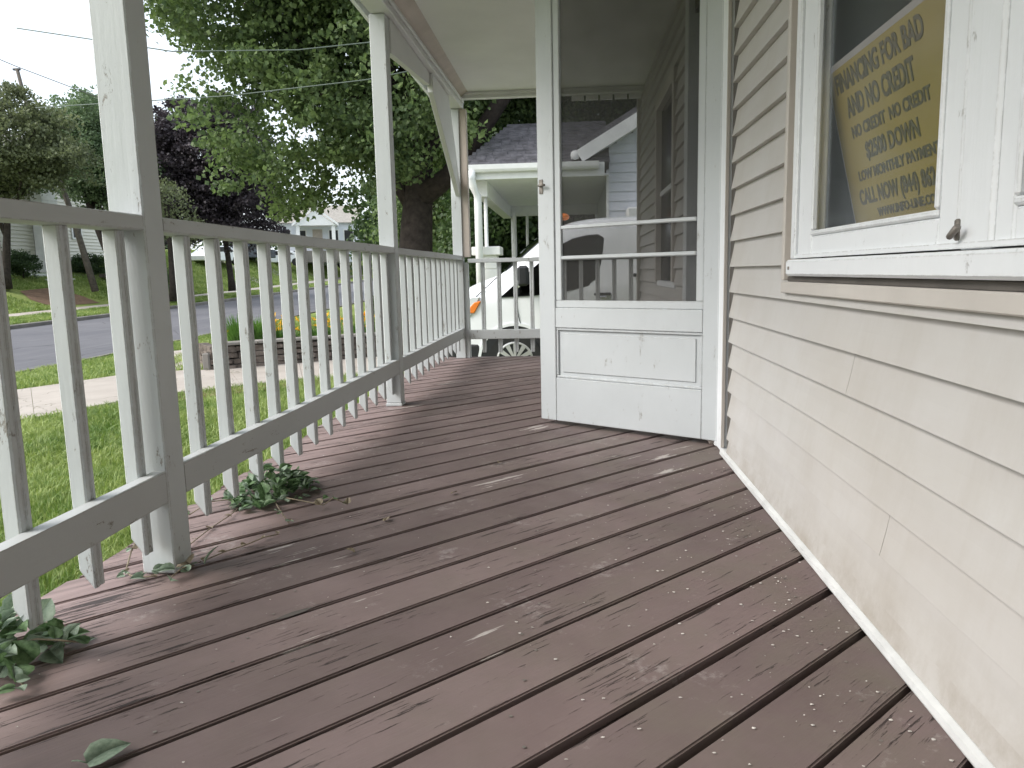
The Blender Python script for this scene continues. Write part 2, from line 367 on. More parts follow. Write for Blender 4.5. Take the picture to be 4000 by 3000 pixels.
def obj(name, me, parent=None, loc=None, rot=None):
    o = bpy.data.objects.new(name, me)
    if loc is not None: o.location = loc
    if rot is not None: o.rotation_euler = rot
    return put(o, parent)
def bm_finish(name, bm, mat, parent=None, smooth=False, loc=None, rot=None):
    bmesh.ops.recalc_face_normals(bm, faces=bm.faces)
    me = bpy.data.meshes.new(name); bm.to_mesh(me); bm.free()
    mats = mat if isinstance(mat, (list, tuple)) else [mat]
    for k in mats: me.materials.append(MATS[k])
    if smooth: me.polygons.foreach_set('use_smooth', [True]*len(me.polygons))
    return obj(name, me, parent, loc, rot)
def bbox(bm, lo, hi, bev=0.0):
    (x0, y0, z0), (x1, y1, z1) = lo, hi
    vs_ = [bm.verts.new(p) for p in ((x0,y0,z0),(x1,y0,z0),(x1,y1,z0),(x0,y1,z0),(x0,y0,z1),(x1,y0,z1),(x1,y1,z1),(x0,y1,z1))]
    fs = [bm.faces.new([vs_[i] for i in q]) for q in ((0,3,2,1),(4,5,6,7),(0,1,5,4),(1,2,6,5),(2,3,7,6),(3,0,4,7))]
    if bev:
        es = set()
        for f in fs: es.update(f.edges)
        bmesh.ops.bevel(bm, geom=list(es), offset=bev, segments=1, affect='EDGES', clamp_overlap=True)
def box(name, lo, hi, mat, parent=None, bev=0.003, loc=None, rot=None):
    lo2 = tuple(min(a, b) for a, b in zip(lo, hi)); hi2 = tuple(max(a, b) for a, b in zip(lo, hi))
    bm = bmesh.new(); bbox(bm, lo2, hi2, bev)
    return bm_finish(name, bm, mat, parent, loc=loc, rot=rot)
def prism(bm, pts, a, b, axis='x', bev=0.0):
    """polygon (2-D) swept from a to b along axis; pts in the two other axes' order"""
    def P(t, p):
        return {'x': (t, p[0], p[1]), 'y': (p[0], t, p[1]), 'z': (p[0], p[1], t)}[axis]
    v0 = [bm.verts.new(P(a, p)) for p in pts]; v1 = [bm.verts.new(P(b, p)) for p in pts]
    fs = [bm.faces.new(v0), bm.faces.new(list(reversed(v1)))]
    n = len(pts)
    for i in range(n): fs.append(bm.faces.new([v0[i], v1[i], v1[(i+1) % n], v0[(i+1) % n]]))
    if bev:
        es = set()
        for f in fs: es.update(f.edges)
        bmesh.ops.bevel(bm, geom=list(es), offset=bev, segments=1, affect='EDGES', clamp_overlap=True)
def sweep(name, pts, a, b, mat, parent=None, axis='x', bev=0.0, smooth=False, loc=None, rot=None):
    bm = bmesh.new(); prism(bm, pts, a, b, axis, bev)
    return bm_finish(name, bm, mat, parent, smooth, loc, rot)
def tube_bm(bm, pts, rads, seg=8):
    rings = []
    pts = [Vector(p) for p in pts]
    for i, p in enumerate(pts):
        d = (pts[min(i+1, len(pts)-1)] - pts[max(i-1, 0)]).normalized()
        up = Vector((0, 0, 1)) if abs(d.z) < 0.9 else Vector((1, 0, 0))
        u = d.cross(up).normalized(); v = d.cross(u).normalized()
        r = rads[i] if hasattr(rads, '__len__') else rads
        rings.append([bm.verts.new(p + (u*math.cos(2*math.pi*k/seg) + v*math.sin(2*math.pi*k/seg))*r) for k in range(seg)])
    for a, b in zip(rings, rings[1:]):
        for k in range(seg): bm.faces.new([a[k], a[(k+1) % seg], b[(k+1) % seg], b[k]])
    bm.faces.new(rings[0]); bm.faces.new(list(reversed(rings[-1])))
def tube(name, pts, rads, mat, parent=None, seg=8, smooth=True):
    bm = bmesh.new(); tube_bm(bm, pts, rads, seg); return bm_finish(name, bm, mat, parent, smooth)
def copy_of(o, parent=None, loc=None, rot=None, name=None):
    c = o.copy(); C.objects.link(c)
    if name: c.name = name
    if parent is not None: c.parent = parent
    if loc is not None: c.location = loc
    if rot is not None: c.rotation_euler = rot
    return c

# ------------------------------------------------------------------ terrain
def sstep(a, b, t):
    t = max(0.0, min(1.0, (t-a)/(b-a))); return t*t*(3-2*t)
def zroad(y):
    d = max(0.0, y-14); return -0.89 + 0.0115*d + 0.00018*d*d if d < 75 else -0.89 + 0.0115*75 + 0.00018*5625 + 0.02*(d-75)
def xnear(y): return -9.9 - 0.012*max(0, y-14)
XF = -19.0
def zt(x, y):
    zr = zroad(y)
    if x > xnear(y):
        t = sstep(0, 3.5, x-xnear(y)); up = 0.013*max(0, y-12) if y < 60 else 0.62
        base = -0.655 + min(up, 0.3)*sstep(0, 8, x+9)
        return (zr+0.10)*(1-t) + base*t
    if x > XF: return zr - 0.06
    d = XF - x
    if d < 3.6: return zr + 0.12 + 0.02*d
    amp = 1.45 + 1.25*sstep(42, 56, y)
    return zr + 0.19 + amp*sstep(3.4, 10.5, d) + 0.03*max(0, d-10)
def grid_ground():
    xs = sorted(set([round(v, 3) for v in list(np.arange(-120, -40, 8.0)) + list(np.arange(-40, -19.2, 1.0)) + [-19.12, -18.98] + list(np.arange(-18.5, -10.5, 1.5)) + list(np.arange(-10.4, 8, 0.5)) + list(np.arange(8, 120, 8.0))]))
    ys = list(np.arange(-60, -4, 6.0)) + list(np.arange(-4, 30, 0.75)) + list(np.arange(30, 90, 2.5)) + list(np.arange(90, 420, 15.0))
    V = []; F = []
    for y in ys:
        for x in xs:
            z = zt(x, y)
            if x > -9.5 and y > -5 and y < 40: z += 0.012*math.sin(x*3.1+y*1.7) + 0.01*math.sin(x*7.3-y*4.1)
            if x > -1.6 and y < 7.3: z -= 0.12
            if x < XF: pass
            V.append((x, y, z))
    n = len(xs)
    for j in range(len(ys)-1):
        for i in range(n-1): F.append((j*n+i, j*n+i+1, (j+1)*n+i+1, (j+1)*n+i))
    me = mesh_from('ground', V, F, 'lawn_ground', True)
    return tag(obj('ground', me), 'green lawn rising gently away from the porch', kind='structure')
grid_ground()

def strip(name, left, right, mat, label=None, dz=0.0, zf=zt, kind='structure', sub=1, flat=False):
    """sheet between two polylines of equal length, draped on the terrain"""
    V = []; F = []
    L = []; Rr = []
    for pl, out in ((left, L), (right, Rr)):
        for a, b in zip(pl, pl[1:]):
            for k in range(sub): out.append((a[0]+(b[0]-a[0])*k/sub, a[1]+(b[1]-a[1])*k/sub))
        out.append(pl[-1])
    m = 5
    for a, b in zip(L, Rr):
        for k in range(m):
            x = a[0]+(b[0]-a[0])*k/(m-1); y = a[1]+(b[1]-a[1])*k/(m-1); V.append((x, y, zf(x, y)+dz))
    for i in range(len(L)-1):
        for k in range(m-1): F.append((i*m+k, i*m+k+1, (i+1)*m+k+1, (i+1)*m+k))
    me = mesh_from(name, V, F, mat, True)
    return tag(obj(name, me), label, kind=kind)
ysr = [-60, -30, -10, 0, 5, 10, 14, 18, 22, 26, 30, 35, 40, 45, 50, 55, 60, 70, 80, 100, 130, 180]
strip('road', [(XF+0.02, y) for y in ysr], [(xnear(y)-0.02, y) for y in ysr], 'asphalt', 'grey asphalt street running past the porch and slightly uphill', dz=0.055, zf=lambda x, y: zroad(y)-0.055+0.012*math.sin((x+9.9)/9.1*math.pi*-1)*0)
def kerb(name, xf, side, label):
    V = []; F = []
    for y in ysr:
        x = xf(y); z = zroad(y)
        prof = [(x, z-0.12), (x, z+0.115), (x+side*0.03, z+0.135), (x+side*0.17, z+0.14), (x+side*0.19, z-0.12)]
        V += [(a, y, b) for a, b in prof]
    for i in range(len(ysr)-1):
        for k in range(4):
            F.append((i*5+k, i*5+k+1, (i+1)*5+k+1, (i+1)*5+k))
    return tag(obj(name, mesh_from(name, V, F, 'kerb_concrete')), label, kind='structure')
kerb('near_kerb', xnear, 1, 'dark-toned concrete kerb on the near side of the street')
kerb('far_kerb', lambda y: XF, -1, 'dark-toned concrete kerb on the far side of the street')
strip('far_pavement', [(-22.9, y) for y in ysr[2:]], [(-21.6, y) for y in ysr[2:]], 'concrete', 'pale concrete pavement on the far side of the street', dz=0.025)
# driveway beside the neighbour's house, where the van stands
strip('driveway', [(-9.9, 8.4), (-6, 8.0), (-3, 7.9), (0, 7.8), (6, 7.8)], [(-9.9, 11.0), (-6, 11.2), (-3, 11.3), (0, 11.3), (6, 11.3)], 'driveway_concrete', 'pale concrete driveway under the white van', dz=0.006) if False else None
# near garden walk: cast slabs, each its own piece
NEARW = [(-9.6, 3.2), (-7.6, 5.3), (-6.55, 6.45), (-5.70, 7.53), (-5.33, 8.60), (-4.90, 9.20), (-4.40, 9.72), (-3.76, 10.28), (-3.0, 10.75), (-2.0, 11.1)]
FARW = [(-12.0, 5.5), (-9.9, 7.4), (-8.6, 8.7), (-7.56, 9.98), (-6.92, 11.0), (-6.05, 11.45), (-5.45, 11.62), (-4.55, 12.32), (-3.6, 12.9), (-2.4, 13.3)]
walk = thing('pavement', 'pale cracked concrete garden walk between the lawn and the stone wall', None, kind='structure')
def lerp(a, b, t): return (a[0]+(b[0]-a[0])*t, a[1]+(b[1]-a[1])*t)
def slab(parent, quad, z0=0.012, th=0.10, gap=0.006, mat='concrete'):
    c = (sum(p[0] for p in quad)/4, sum(p[1] for p in quad)/4)
    q = []
    for p in quad:
        d = math.hypot(p[0]-c[0], p[1]-c[1]); q.append((c[0]+(p[0]-c[0])*(1-gap/d), c[1]+(p[1]-c[1])*(1-gap/d)))
    bm = bmesh.new(); t = random.uniform(-0.006, 0.006)
    n = 4; top = []; bot = []
    for p in q:
        z = zt(*p) + z0 + t + 0.004*random.uniform(-1, 1)
        top.append(bm.verts.new((p[0]-c[0], p[1]-c[1], z))); bot.append(bm.verts.new((p[0]-c[0], p[1]-c[1], z-th)))
    bm.faces.new(top); bm.faces.new(list(reversed(bot)))
    for i in range(n): bm.faces.new([bot[i], bot[(i+1) % n], top[(i+1) % n], top[i]])
    return bm_finish('paving_slab', bm, mat, parent, loc=(c[0], c[1], 0))
for i in range(len(NEARW)-1):
    slab(walk, [NEARW[i], NEARW[i+1], FARW[i+1], FARW[i]], z0=0.032)
# branch out to the kerb, left of the stone wall
for k in range(3):
    a, b = (-7.0, 11.35), (-5.95, 11.75); c2, d2 = (-8.9, 15.2), (-7.75, 15.6)
    slab(walk, [lerp(a, c2, k/3), lerp(b, d2, k/3), lerp(b, d2, (k+1)/3), lerp(a, c2, (k+1)/3)], z0=0.032)
# paths climbing the far bank
for i, (y0, w) in enumerate([(56.5, 1.2), (62.5, 1.3), (69.5, 1.3)]):
    strip('path', [(-23.0, y0), (-26, y0+1), (-30, y0+1.5)], [(-23.0, y0+w), (-26, y0+w+1), (-30, y0+w+1.5)], 'concrete', 'short concrete path climbing the far grass bank', dz=0.03, sub=4)
strip('path', [(-22.9, 43.5), (-25, 43.8), (-28.5, 42.0), (-31.5, 40.5)], [(-22.9, 45.0), (-25, 45.1), (-28.5, 43.4), (-31.5, 41.6)], 'concrete', 'concrete path rising to the cream house', dz=0.03, sub=4)
bs = strip('bare_ground', [(-23.6, 33.2), (-25.0, 33.6), (-26.2, 34.6)], [(-23.4, 36.4), (-24.8, 37.2), (-26.4, 37.2)], 'bare_soil', 'bare brown soil on the bank across the street', dz=0.03, sub=3)

# ------------------------------------------------------------------ leaf helpers
def quads_object(name, P, U, V, mat, parent=None, fold=0.25, up=None):
    """N leaves: P base, U half-length vector, V half-width vector; a diamond folded on its midrib"""
    N = len(P)
    nrm = np.cross(U, V); nrm /= (np.linalg.norm(nrm, axis=1, keepdims=True)+1e-9)
    h = np.linalg.norm(V, axis=1, keepdims=True)*fold
    v = np.empty((N, 4, 3), np.float32)
    v[:, 0] = P - U; v[:, 1] = P - V*1.0 + nrm*h - U*0.1; v[:, 2] = P + U; v[:, 3] = P + V*1.0 + nrm*h - U*0.1
    me = bpy.data.meshes.new(name)
    me.vertices.add(N*4); me.vertices.foreach_set('co', v.reshape(-1))
    idx = np.arange(N)*4
    tri = np.stack([idx, idx+2, idx+1, idx, idx+3, idx+2], 1).reshape(-1)
    me.loops.add(N*6); me.loops.foreach_set('vertex_index', tri.astype(np.int32))
    me.polygons.add(N*2); me.polygons.foreach_set('loop_start', (np.arange(N*2)*3).astype(np.int32)); me.polygons.foreach_set('loop_total', np.full(N*2, 3, np.int32))
    me.materials.append(MATS[mat]); me.update(calc_edges=True)
    return obj(name, me, parent)
def unit(n):
    d = NP.normal(size=(n, 3)); return d/np.linalg.norm(d, axis=1, keepdims=True)
def crown(parent, lobes, ncl, per, size, mat, spread=0.42, shell=0.55, droop=0.5, flat=0.5, name='crown'):
    """lobes: (x,y,z,rx,ry,rz). Twig clusters spread through the lobes, each carrying its leaves in a drooping tuft"""
    vol = np.array([l[3]*l[4]*l[5] for l in lobes]); pr = vol/vol.sum()
    pick = NP.choice(len(lobes), ncl, p=pr); L = np.array(lobes)[pick]
    r = NP.uniform(shell**3, 1.08, ncl)**(1/3)
    d = unit(ncl)
    wob = 1 + 0.16*np.sin(d[:, 0]*5+L[:, 0])*np.cos(d[:, 2]*6+L[:, 2]) + 0.08*np.sin(d[:, 1]*9+d[:, 0]*7)
    cc = L[:, :3] + d*(r*wob)[:, None]*L[:, 3:6]
    hole = np.sin(cc[:, 0]*2.3+1.1*np.sin(cc[:, 2]*2.9))*np.cos(cc[:, 2]*2.6+cc[:, 1]*1.7)
    cc = cc[hole < 0.62]; ncl = len(cc)
    n = ncl*per
    base = np.repeat(cc, per, 0)
    sz = np.repeat(NP.uniform(0.55, 1.35, ncl), per)
    off = unit(n)*(NP.uniform(0, 1, (n, 1))**0.45)*np.array([1, 1, flat])*(1.75*spread*sz)[:, None]
    P = base + off
    P[:, 2] -= (off[:, 0]**2+off[:, 1]**2)*droop
    u = unit(n); u[:, 2] = -np.abs(u[:, 2])*0.8 - 0.25
    w = unit(n); w[:, 2] *= 0.5
    w -= u*np.sum(u*w, 1, keepdims=True)/np.sum(u*u, 1, keepdims=True)
    w /= np.linalg.norm(w, axis=1, keepdims=True)+1e-9; u /= np.linalg.norm(u, axis=1, keepdims=True)
    s = size*NP.uniform(0.6, 1.25, (n, 1))
    return quads_object(name, P, u*s*0.5, w*s*0.42, mat, parent), cc
def limbs(parent, base, top, r0, targets, mat, name='trunk', bend=0.3, r1=None):
    bm = bmesh.new()
    base = Vector(base); top = Vector(top)
    pts = []; n = 6
    for k in range(n+1):
        t = k/n; p = base.lerp(top, t) + Vector((math.sin(t*5+base.x), math.cos(t*4+base.y), 0))*bend*0.15*t; pts.append(p)
    rr = [r0*(1.35 if k == 0 else 1.0 - 0.42*k/n) for k in range(n+1)]
    tube_bm(bm, pts, rr, 14)
    o = bm_finish(name, bm, mat, parent, True)
    bm = bmesh.new()
    for i, tg in enumerate(targets):
        tg = Vector(tg); t0 = random.uniform(0.55, 0.98); a = base.lerp(top, t0)
        q = [a]
        for k in range(1, 6):
            t = k/5; p = a.lerp(tg, t); p.z += math.sin(t*math.pi)*0.10*(tg-a).length*(1 if i % 2 else -0.3)
            p += Vector((random.uniform(-1, 1), random.uniform(-1, 1), random.uniform(-1, 1)))*0.05*(tg-a).length
            q.append(p)
        ra = r0*random.uniform(0.26, 0.4)
        tube_bm(bm, q, [ra*(1-0.85*k/5)+0.01 for k in range(6)], 6)
    if targets: bm_finish('branches', bm, mat, parent, True)
    return o
def tree(name, label, lobes, ncl, per, size, mat, base, top, r0, nb, bark='bark', group=None, cat='tree', **kw):
    t = thing(name, label, cat, (0, 0, 0), group=group)
    cr, cc = crown(t, lobes, ncl, per, size, mat, **kw)
    idx = NP.choice(len(cc), nb, replace=False)
    limbs(t, base, top, r0, [tuple(cc[i]) for i in idx], bark)
    return t

# ------------------------------------------------------------------ our porch: deck
DX0, DX1, DY0, DY1 = -1.335, 0.66, -4.4, 7.13
deck = thing('porch_deck', 'mauve-brown painted plank deck laid on the diagonal', None, kind='structure')
S2 = math.sqrt(2)
def clip_poly(poly, a, b, c):
    """keep a*x+b*y<=c"""
    out = []
    for i in range(len(poly)):
        p, q = poly[i], poly[(i+1) % len(poly)]
        dp, dq = a*p[0]+b*p[1]-c, a*q[0]+b*q[1]-c
        if dp <= 0: out.append(p)
        if dp*dq < 0:
            t = dp/(dp-dq); out.append((p[0]+(q[0]-p[0])*t, p[1]+(q[1]-p[1])*t))
    return out
PITCH = 0.1555; c = 1.4655 - PITCH*36
while c < 6.2:
    gap = random.uniform(0.0095, 0.0135)
    if abs(c-0.688) < 0.02 or abs(c-0.8435) < 0.05: gap = 0.021
    c0, c1 = c+gap/2, c+PITCH-gap/2
    x_out = DX0 + random.uniform(-0.012, 0.012)
    # strip between the lines (y-x)/sqrt2 = c0 and c1
    poly = [(x_out, x_out+S2*c0), (DX1, DX1+S2*c0), (DX1, DX1+S2*c1), (x_out, x_out+S2*c1)]
    poly = clip_poly(poly, 0, 1, DY1); poly = clip_poly(poly, 0, -1, -DY0) if poly else poly
    if len(poly) >= 3:
        mx = sum(p[0] for p in poly)/len(poly); my = sum(p[1] for p in poly)/len(poly)
        ca, sa = math.cos(-math.pi/4), math.sin(-math.pi/4)
        loc = [((p[0]-mx)*ca-(p[1]-my)*sa, (p[0]-mx)*sa+(p[1]-my)*ca) for p in poly]
        bm = bmesh.new(); prism(bm, loc, -0.028, 0.0, 'z')
        tops = [e for e in bm.edges if all(abs(v.co.z) < 1e-6 for v in e.verts)]
        bmesh.ops.bevel(bm, geom=tops, offset=0.0035, segments=2, affect='EDGES', clamp_overlap=True)
        tilt = random.uniform(-0.010, 0.010)
        bm_finish('deck_board', bm, 'deck_paint', deck, loc=(mx, my, random.uniform(-0.0025, 0.0)), rot=(tilt, 0, math.pi/4))
    c += PITCH
box('joist', (DX0+0.05, DY0, -0.18), (DX0+0.09, DY1-0.02, -0.032), 'frieze_paint', deck)
for yy in np.arange(-4.2, 7.1, 0.6): box('joist', (DX0+0.09, yy, -0.18), (0.6, yy+0.04, -0.034), 'bark', deck, bev=0)
box('crawl_wall', (-0.9, DY0+0.1, -0.72), (-0.85, DY1-0.1, -0.19), 'channel_dark', deck, bev=0)

# ------------------------------------------------------------------ posts and railings
def rx(y): return -1.066 + 0.0155*(y-1.87)
PW = 0.092
posts = [(-3.25, 'square white porch post farthest behind the camera'), (-0.69, 'square white porch post behind the camera'), (1.87, 'square white porch post nearest the camera, vine leaves at its foot'), (4.45, 'square white porch post between the two long baluster runs')]
for y0, lab in posts:
    t = thing('porch_post', lab, 'post', (rx(y0)-PW/2, y0+PW/2, 0), group='white porch posts')
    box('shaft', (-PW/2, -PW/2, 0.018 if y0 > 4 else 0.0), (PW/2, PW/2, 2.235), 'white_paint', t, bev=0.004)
    if y0 > 4: box('foot_trim', (-PW/2-0.004, -PW/2-0.004, 0.0), (PW/2+0.004, PW/2+0.004, 0.0175), 'white_paint', t, bev=0.003)
t = thing('porch_post', 'corner porch post with a brown board on its side', 'post', (-1.03, 7.04, 0), group='white porch posts')
box('shaft', (-0.045, -0.045, 0.0), (0.045, 0.05, 2.235), 'white_paint', t, bev=0.004)
box('side_board', (0.0455, -0.03, 0.93), (0.108, 0.05, 2.235), 'frieze_paint', t, bev=0.003)
box('side_board', (0.0455, -0.03, 0.0), (0.085, 0.05, 0.88), 'white_paint', t, bev=0.003)

def rail_bar(name, y0, y1, inner, outer, z0, z1, parent, mat='white_paint_lengthwise', bev=0.004):
    """bar following the railing line, from 'inner' to 'outer' metres outside the inner face"""
    bm = bmesh.new()
    n = max(2, int((y1-y0)/0.4)); rows = []
    for k in range(n+1):
        y = y0+(y1-y0)*k/n; w = 0.0015*math.sin(y*5.1)
        rows.append([bm.verts.new((rx(y)-d+w, y, z+0.0015*math.sin(y*3.3+1))) for d, z in ((inner, z0), (inner, z1), (outer, z1), (outer, z0))])
    long_e = []
    for a, b in zip(rows, rows[1:]):
        for k in range(4): bm.faces.new([a[k], b[k], b[(k+1) % 4], a[(k+1) % 4]])
    bm.faces.new(rows[0]); bm.faces.new(list(reversed(rows[-1])))
    bm.edges.ensure_lookup_table()
    es = [e for e in bm.edges if abs(e.verts[0].co.y-e.verts[1].co.y) > 0.05 or len(e.link_faces) == 2 and any(len(f.verts) == 4 and abs(f.normal.y) > 0.9 for f in e.link_faces)]
    bmesh.ops.bevel(bm, geom=[e for e in bm.edges if abs(e.verts[0].co.y-e.verts[1].co.y) > 0.05], offset=bev, segments=1, affect='EDGES')
    return bm_finish(name, bm, mat, parent)
def baluster_mesh():
    w = 0.019; g = 0.004; bm = bmesh.new()
    # 38 mm square picket with eased arrises and one shallow groove in the side towards the house, foot cut to a slant
    sec = [(-w, -w+g), (-w+g, -w), (w-g, -w), (w, -w+g), (w, -0.004), (w-0.003, -0.001), (w-0.003, 0.003), (w, 0.006), (w, w-g), (w-g, w), (-w+g, w), (-w, w-g)]
    lo = [bm.verts.new((x, y, 0.075 + (0.045 if x < -0.005 else 0.0)*min(1, (0.004-x)/0.02))) for x, y in sec]
    hi = [bm.verts.new((x, y, 0.9045)) for x, y in sec]
    n = len(sec)
    bm.faces.new(list(reversed(lo))); bm.faces.new(hi)
    for i in range(n): bm.faces.new([lo[i], lo[(i+1) % n], hi[(i+1) % n], hi[i]])
    bmesh.ops.recalc_face_normals(bm, faces=bm.faces)
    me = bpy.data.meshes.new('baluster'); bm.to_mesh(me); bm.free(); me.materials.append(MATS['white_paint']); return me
BAL = baluster_mesh()
def railing(label, y0, y1, ys, splice=None):
    t = thing('porch_railing', label, 'railing', (rx((y0+y1)/2), (y0+y1)/2, 0), group='white porch railing sections')
    t.location = (0, 0, 0)
    a = y0+0.0015; b = y1-0.0015
    if splice:
        rail_bar('top_rail', a, splice-0.001, 0.002, 0.089, 0.905, 0.943, t); rail_bar('top_rail', splice+0.001, b, 0.002, 0.089, 0.905, 0.943, t)
    else: rail_bar('top_rail', a, b, 0.002, 0.089, 0.905, 0.943, t)
    rail_bar('bottom_rail', a, b, 0.002, 0.0385, 0.196, 0.283, t)
    for y in ys:
        o = obj('baluster', BAL, t, loc=(rx(y+0.019)-0.0388-0.019, y+0.019+random.uniform(-0.003, 0.003), random.uniform(-0.012, 0.004)*0+0.0))
        o.rotation_euler = (random.uniform(-0.004, 0.004), random.uniform(-0.003, 0.003), random.uniform(-0.03, 0.03))
    return t
railing('white railing run nearest the camera, left of the big post', -0.598, 1.87, [1.806-0.206*k for k in range(12)])
railing('white railing run farthest behind the camera', -3.158, -0.69, [-0.75-0.2*k for k in range(12)])
railing('white railing run between the nearest post and the middle post', 1.962, 4.45, [2.130+0.1905*k for k in range(12)]+[4.407])
railing('white railing run between the middle post and the corner post', 4.542, 6.993, [4.66+0.2035*k for k in range(12)])
t = thing('porch_railing', 'short white end railing across the porch in front of the van', 'railing', (0, 0, 0), group='white porch railing sections')
box('top_rail', (-0.943, 7.000, 0.878), (0.62, 7.088, 0.915), 'white_paint', t)
box('bottom_rail', (-0.943, 7.000, 0.176), (0.62, 7.038, 0.262), 'white_paint', t)
BAL2 = BAL.copy()
for k in range(10):
    o = obj('baluster', BAL, t, loc=(-0.815+0.1508*k, 7.0583, -0.0275)); o.rotation_euler = (0, 0, -math.pi/2)

# ------------------------------------------------------------------ porch roof: ceiling, beam, frieze, valance, braces
roof = thing('porch_roof', 'white porch roof with flat painted ceiling and arched side beam', 'roof')
box('ceiling', (-0.885, -4.5, 2.350), (0.66, 6.90, 2.375), 'ceiling_paint', roof, bev=0)  # unseen length behind the camera added to cut light on the inner faces
for yy in np.arange(-2.0, 6.8, 1.22): box('ceiling_batten', (-0.884, yy, 2.3465), (0.64, yy+0.012, 2.3502), 'ceiling_paint', roof, bev=0) if False else None
sweep('frieze', [(-0.995, 2.29), (-0.885, 2.352), (-0.885, 2.40), (-0.995, 2.40)], -4.5, 6.90, 'frieze_paint', roof, axis='y', bev=0.002)
def beam_part(name, x0, x1, z0, z1, y0, y1, mat):
    bm = bmesh.new()
    pts = [(rx(y0)+1.066+x0, y0), (rx(y0)+1.066+x1, y0), (rx(y1)+1.066+x1, y1), (rx(y1)+1.066+x0, y1)]
    prism(bm, pts, z0, z1, 'z', 0.004); return bm_finish(name, bm, mat, roof)
beam_part('beam', -1.150, -1.030, 2.237, 2.42, -4.5, 7.08, 'beam_paint')
beam_part('beam_moulding', -1.0295, -1.012, 2.275, 2.30, -4.5, 6.99, 'beam_paint')
a, b = 4.544, 6.985
# valance rising towards the corner, then a straight brace down to the corner post
sweep('valance', [(a, 2.045), (5.76, 2.150), (5.76, 2.2355), (a, 2.2355)], rx(5.7)-0.050, rx(5.7)-0.010, 'beam_paint', roof, axis='x', bev=0.002)
sweep('brace', [(b, 1.47), (b, 1.61), (6.50, 2.2345), (5.762, 2.2345), (5.762, 2.10)], rx(b)-0.046, rx(b)-0.006, 'beam_paint', roof, axis='x', bev=0.003)
box('header', (-0.98, 6.905, 2.30), (0.66, 6.985, 2.42), 'beam_paint', roof)
box('header_moulding', (-0.92, 6.885, 2.325), (0.64, 6.904, 2.349), 'beam_paint', roof)
for k in range(5):
    box('vent_block', (0.02+0.125*k, 6.990, 2.262), (0.02+0.125*k+0.108, 7.01, 2.333), 'neighbour_trim', roof, bev=0.002)
box('roof_deck', (-1.22, -4.6, 2.43), (0.70, 7.35, 2.50), 'shingle', roof, bev=0)
box('fascia', (-1.245, -4.6, 2.34), (-1.2205, 7.35, 2.50), 'trim_paint', roof)
box('gutter', (-1.34, -4.6, 2.47), (-1.2455, 7.35, 2.55), 'trim_paint', roof)

# ------------------------------------------------------------------ our house
house = thing('house', 'beige vinyl-sided house on the right with white casement window', 'house')
WX = 0.648
def sheath(lo, hi): box('wall_sheathing', lo, hi, 'channel_dark', house, bev=0)
sheath((WX+0.012, -4.6, -0.7), (WX+0.06, 3.20, 0.735))
sheath((WX+0.012, 2.26, 0.735), (WX+0.06, 3.20, 2.4)); sheath((WX+0.012, -4.6, 1.80), (WX+0.06, 2.26, 2.4)); sheath((WX+0.012, -4.6, 0.735), (WX+0.06, -0.4, 1.80))
sheath((WX+0.012, 3.20, 2.10), (WX+0.06, 4.31, 2.4)); sheath((WX+0.012, 4.31, -0.7), (WX+0.06, 7.18, 0.70)); sheath((WX+0.012, 4.31, 0.70), (WX+0.06, 4.86, 2.4))
sheath((WX+0.012, 5.72, 0.70), (WX+0.06, 7.18, 2.4)); sheath((WX+0.012, 4.86, 1.95), (WX+0.06, 5.72, 2.4))
SZ0, SP = 0.086, 0.0997
def siding_piece(y0, y1, k, mat='vinyl_siding', zcut=None):
    z0 = SZ0+SP*(k-1); z1 = z0+SP
    if k == 0: z0 = 0.028; z1 = SZ0
    zt_ = min(z1, zcut) if zcut else z1
    butt = WX-0.0225; top = WX-0.001; h = SP
    def X(z):
        t = (z-z0)/h; return butt+(top-butt)*(t**0.75)
    zs = [z0, z0+0.004, z0+0.02, z0+0.05, zt_-0.004, zt_]
    zs = sorted(set([z for z in zs if z <= zt_]))
    prof = [(X(z), z) for z in zs]
    bm = bmesh.new()
    pts = [(WX+0.010, z0)] + [(butt+0.002, z0)] + [(p[0]+(0.001 if i == 0 else 0), p[1]) for i, p in enumerate(prof[1:])] + [(WX+0.010, zt_)]
    prism(bm, pts, y0, y1, 'y')
    return bm_finish('siding_course', bm, mat, house)
kmax = 24
for k in range(0, kmax):
    z0 = SZ0+SP*(k-1)
    under = z0 < 0.70
    yj = 1.0+((k*0.731) % 1.0)*1.2
    if z0+SP < 0.705:
        if k in (2, 5): siding_piece(-4.6, yj-0.001, k); siding_piece(yj+0.001, 3.115, k)
        else: siding_piece(-4.6, 3.115, k)
    elif z0 < 0.70:
        siding_piece(-4.6, 2.318, k, zcut=0.703); siding_piece(2.319, 3.115, k)
    else:
        if z0 < 2.3: siding_piece(2.318, 3.115, k)
        if z0 > 1.84: siding_piece(-4.6, 2.317, k)
    if z0 < 0.64: siding_piece(4.40, 7.17, k)
    elif z0 < 2.32:
        siding_piece(4.40, 4.80, k); siding_piece(5.80, 7.17, k)
        if z0 > 1.98: siding_piece(4.801, 5.799, k)
sweep('starter_strip', [(WX-0.030, 0.001), (WX-0.033, 0.007), (WX-0.031, 0.020), (WX-0.020, 0.026), (WX-0.004, 0.027), (WX-0.004, 0.001)], -4.6, 3.19, 'starter_metal', house, axis='y')
sweep('starter_strip', [(WX-0.030, 0.001), (WX-0.033, 0.007), (WX-0.031, 0.020), (WX-0.020, 0.026), (WX-0.004, 0.027), (WX-0.004, 0.001)], 4.40, 7.17, 'starter_metal', house, axis='y')
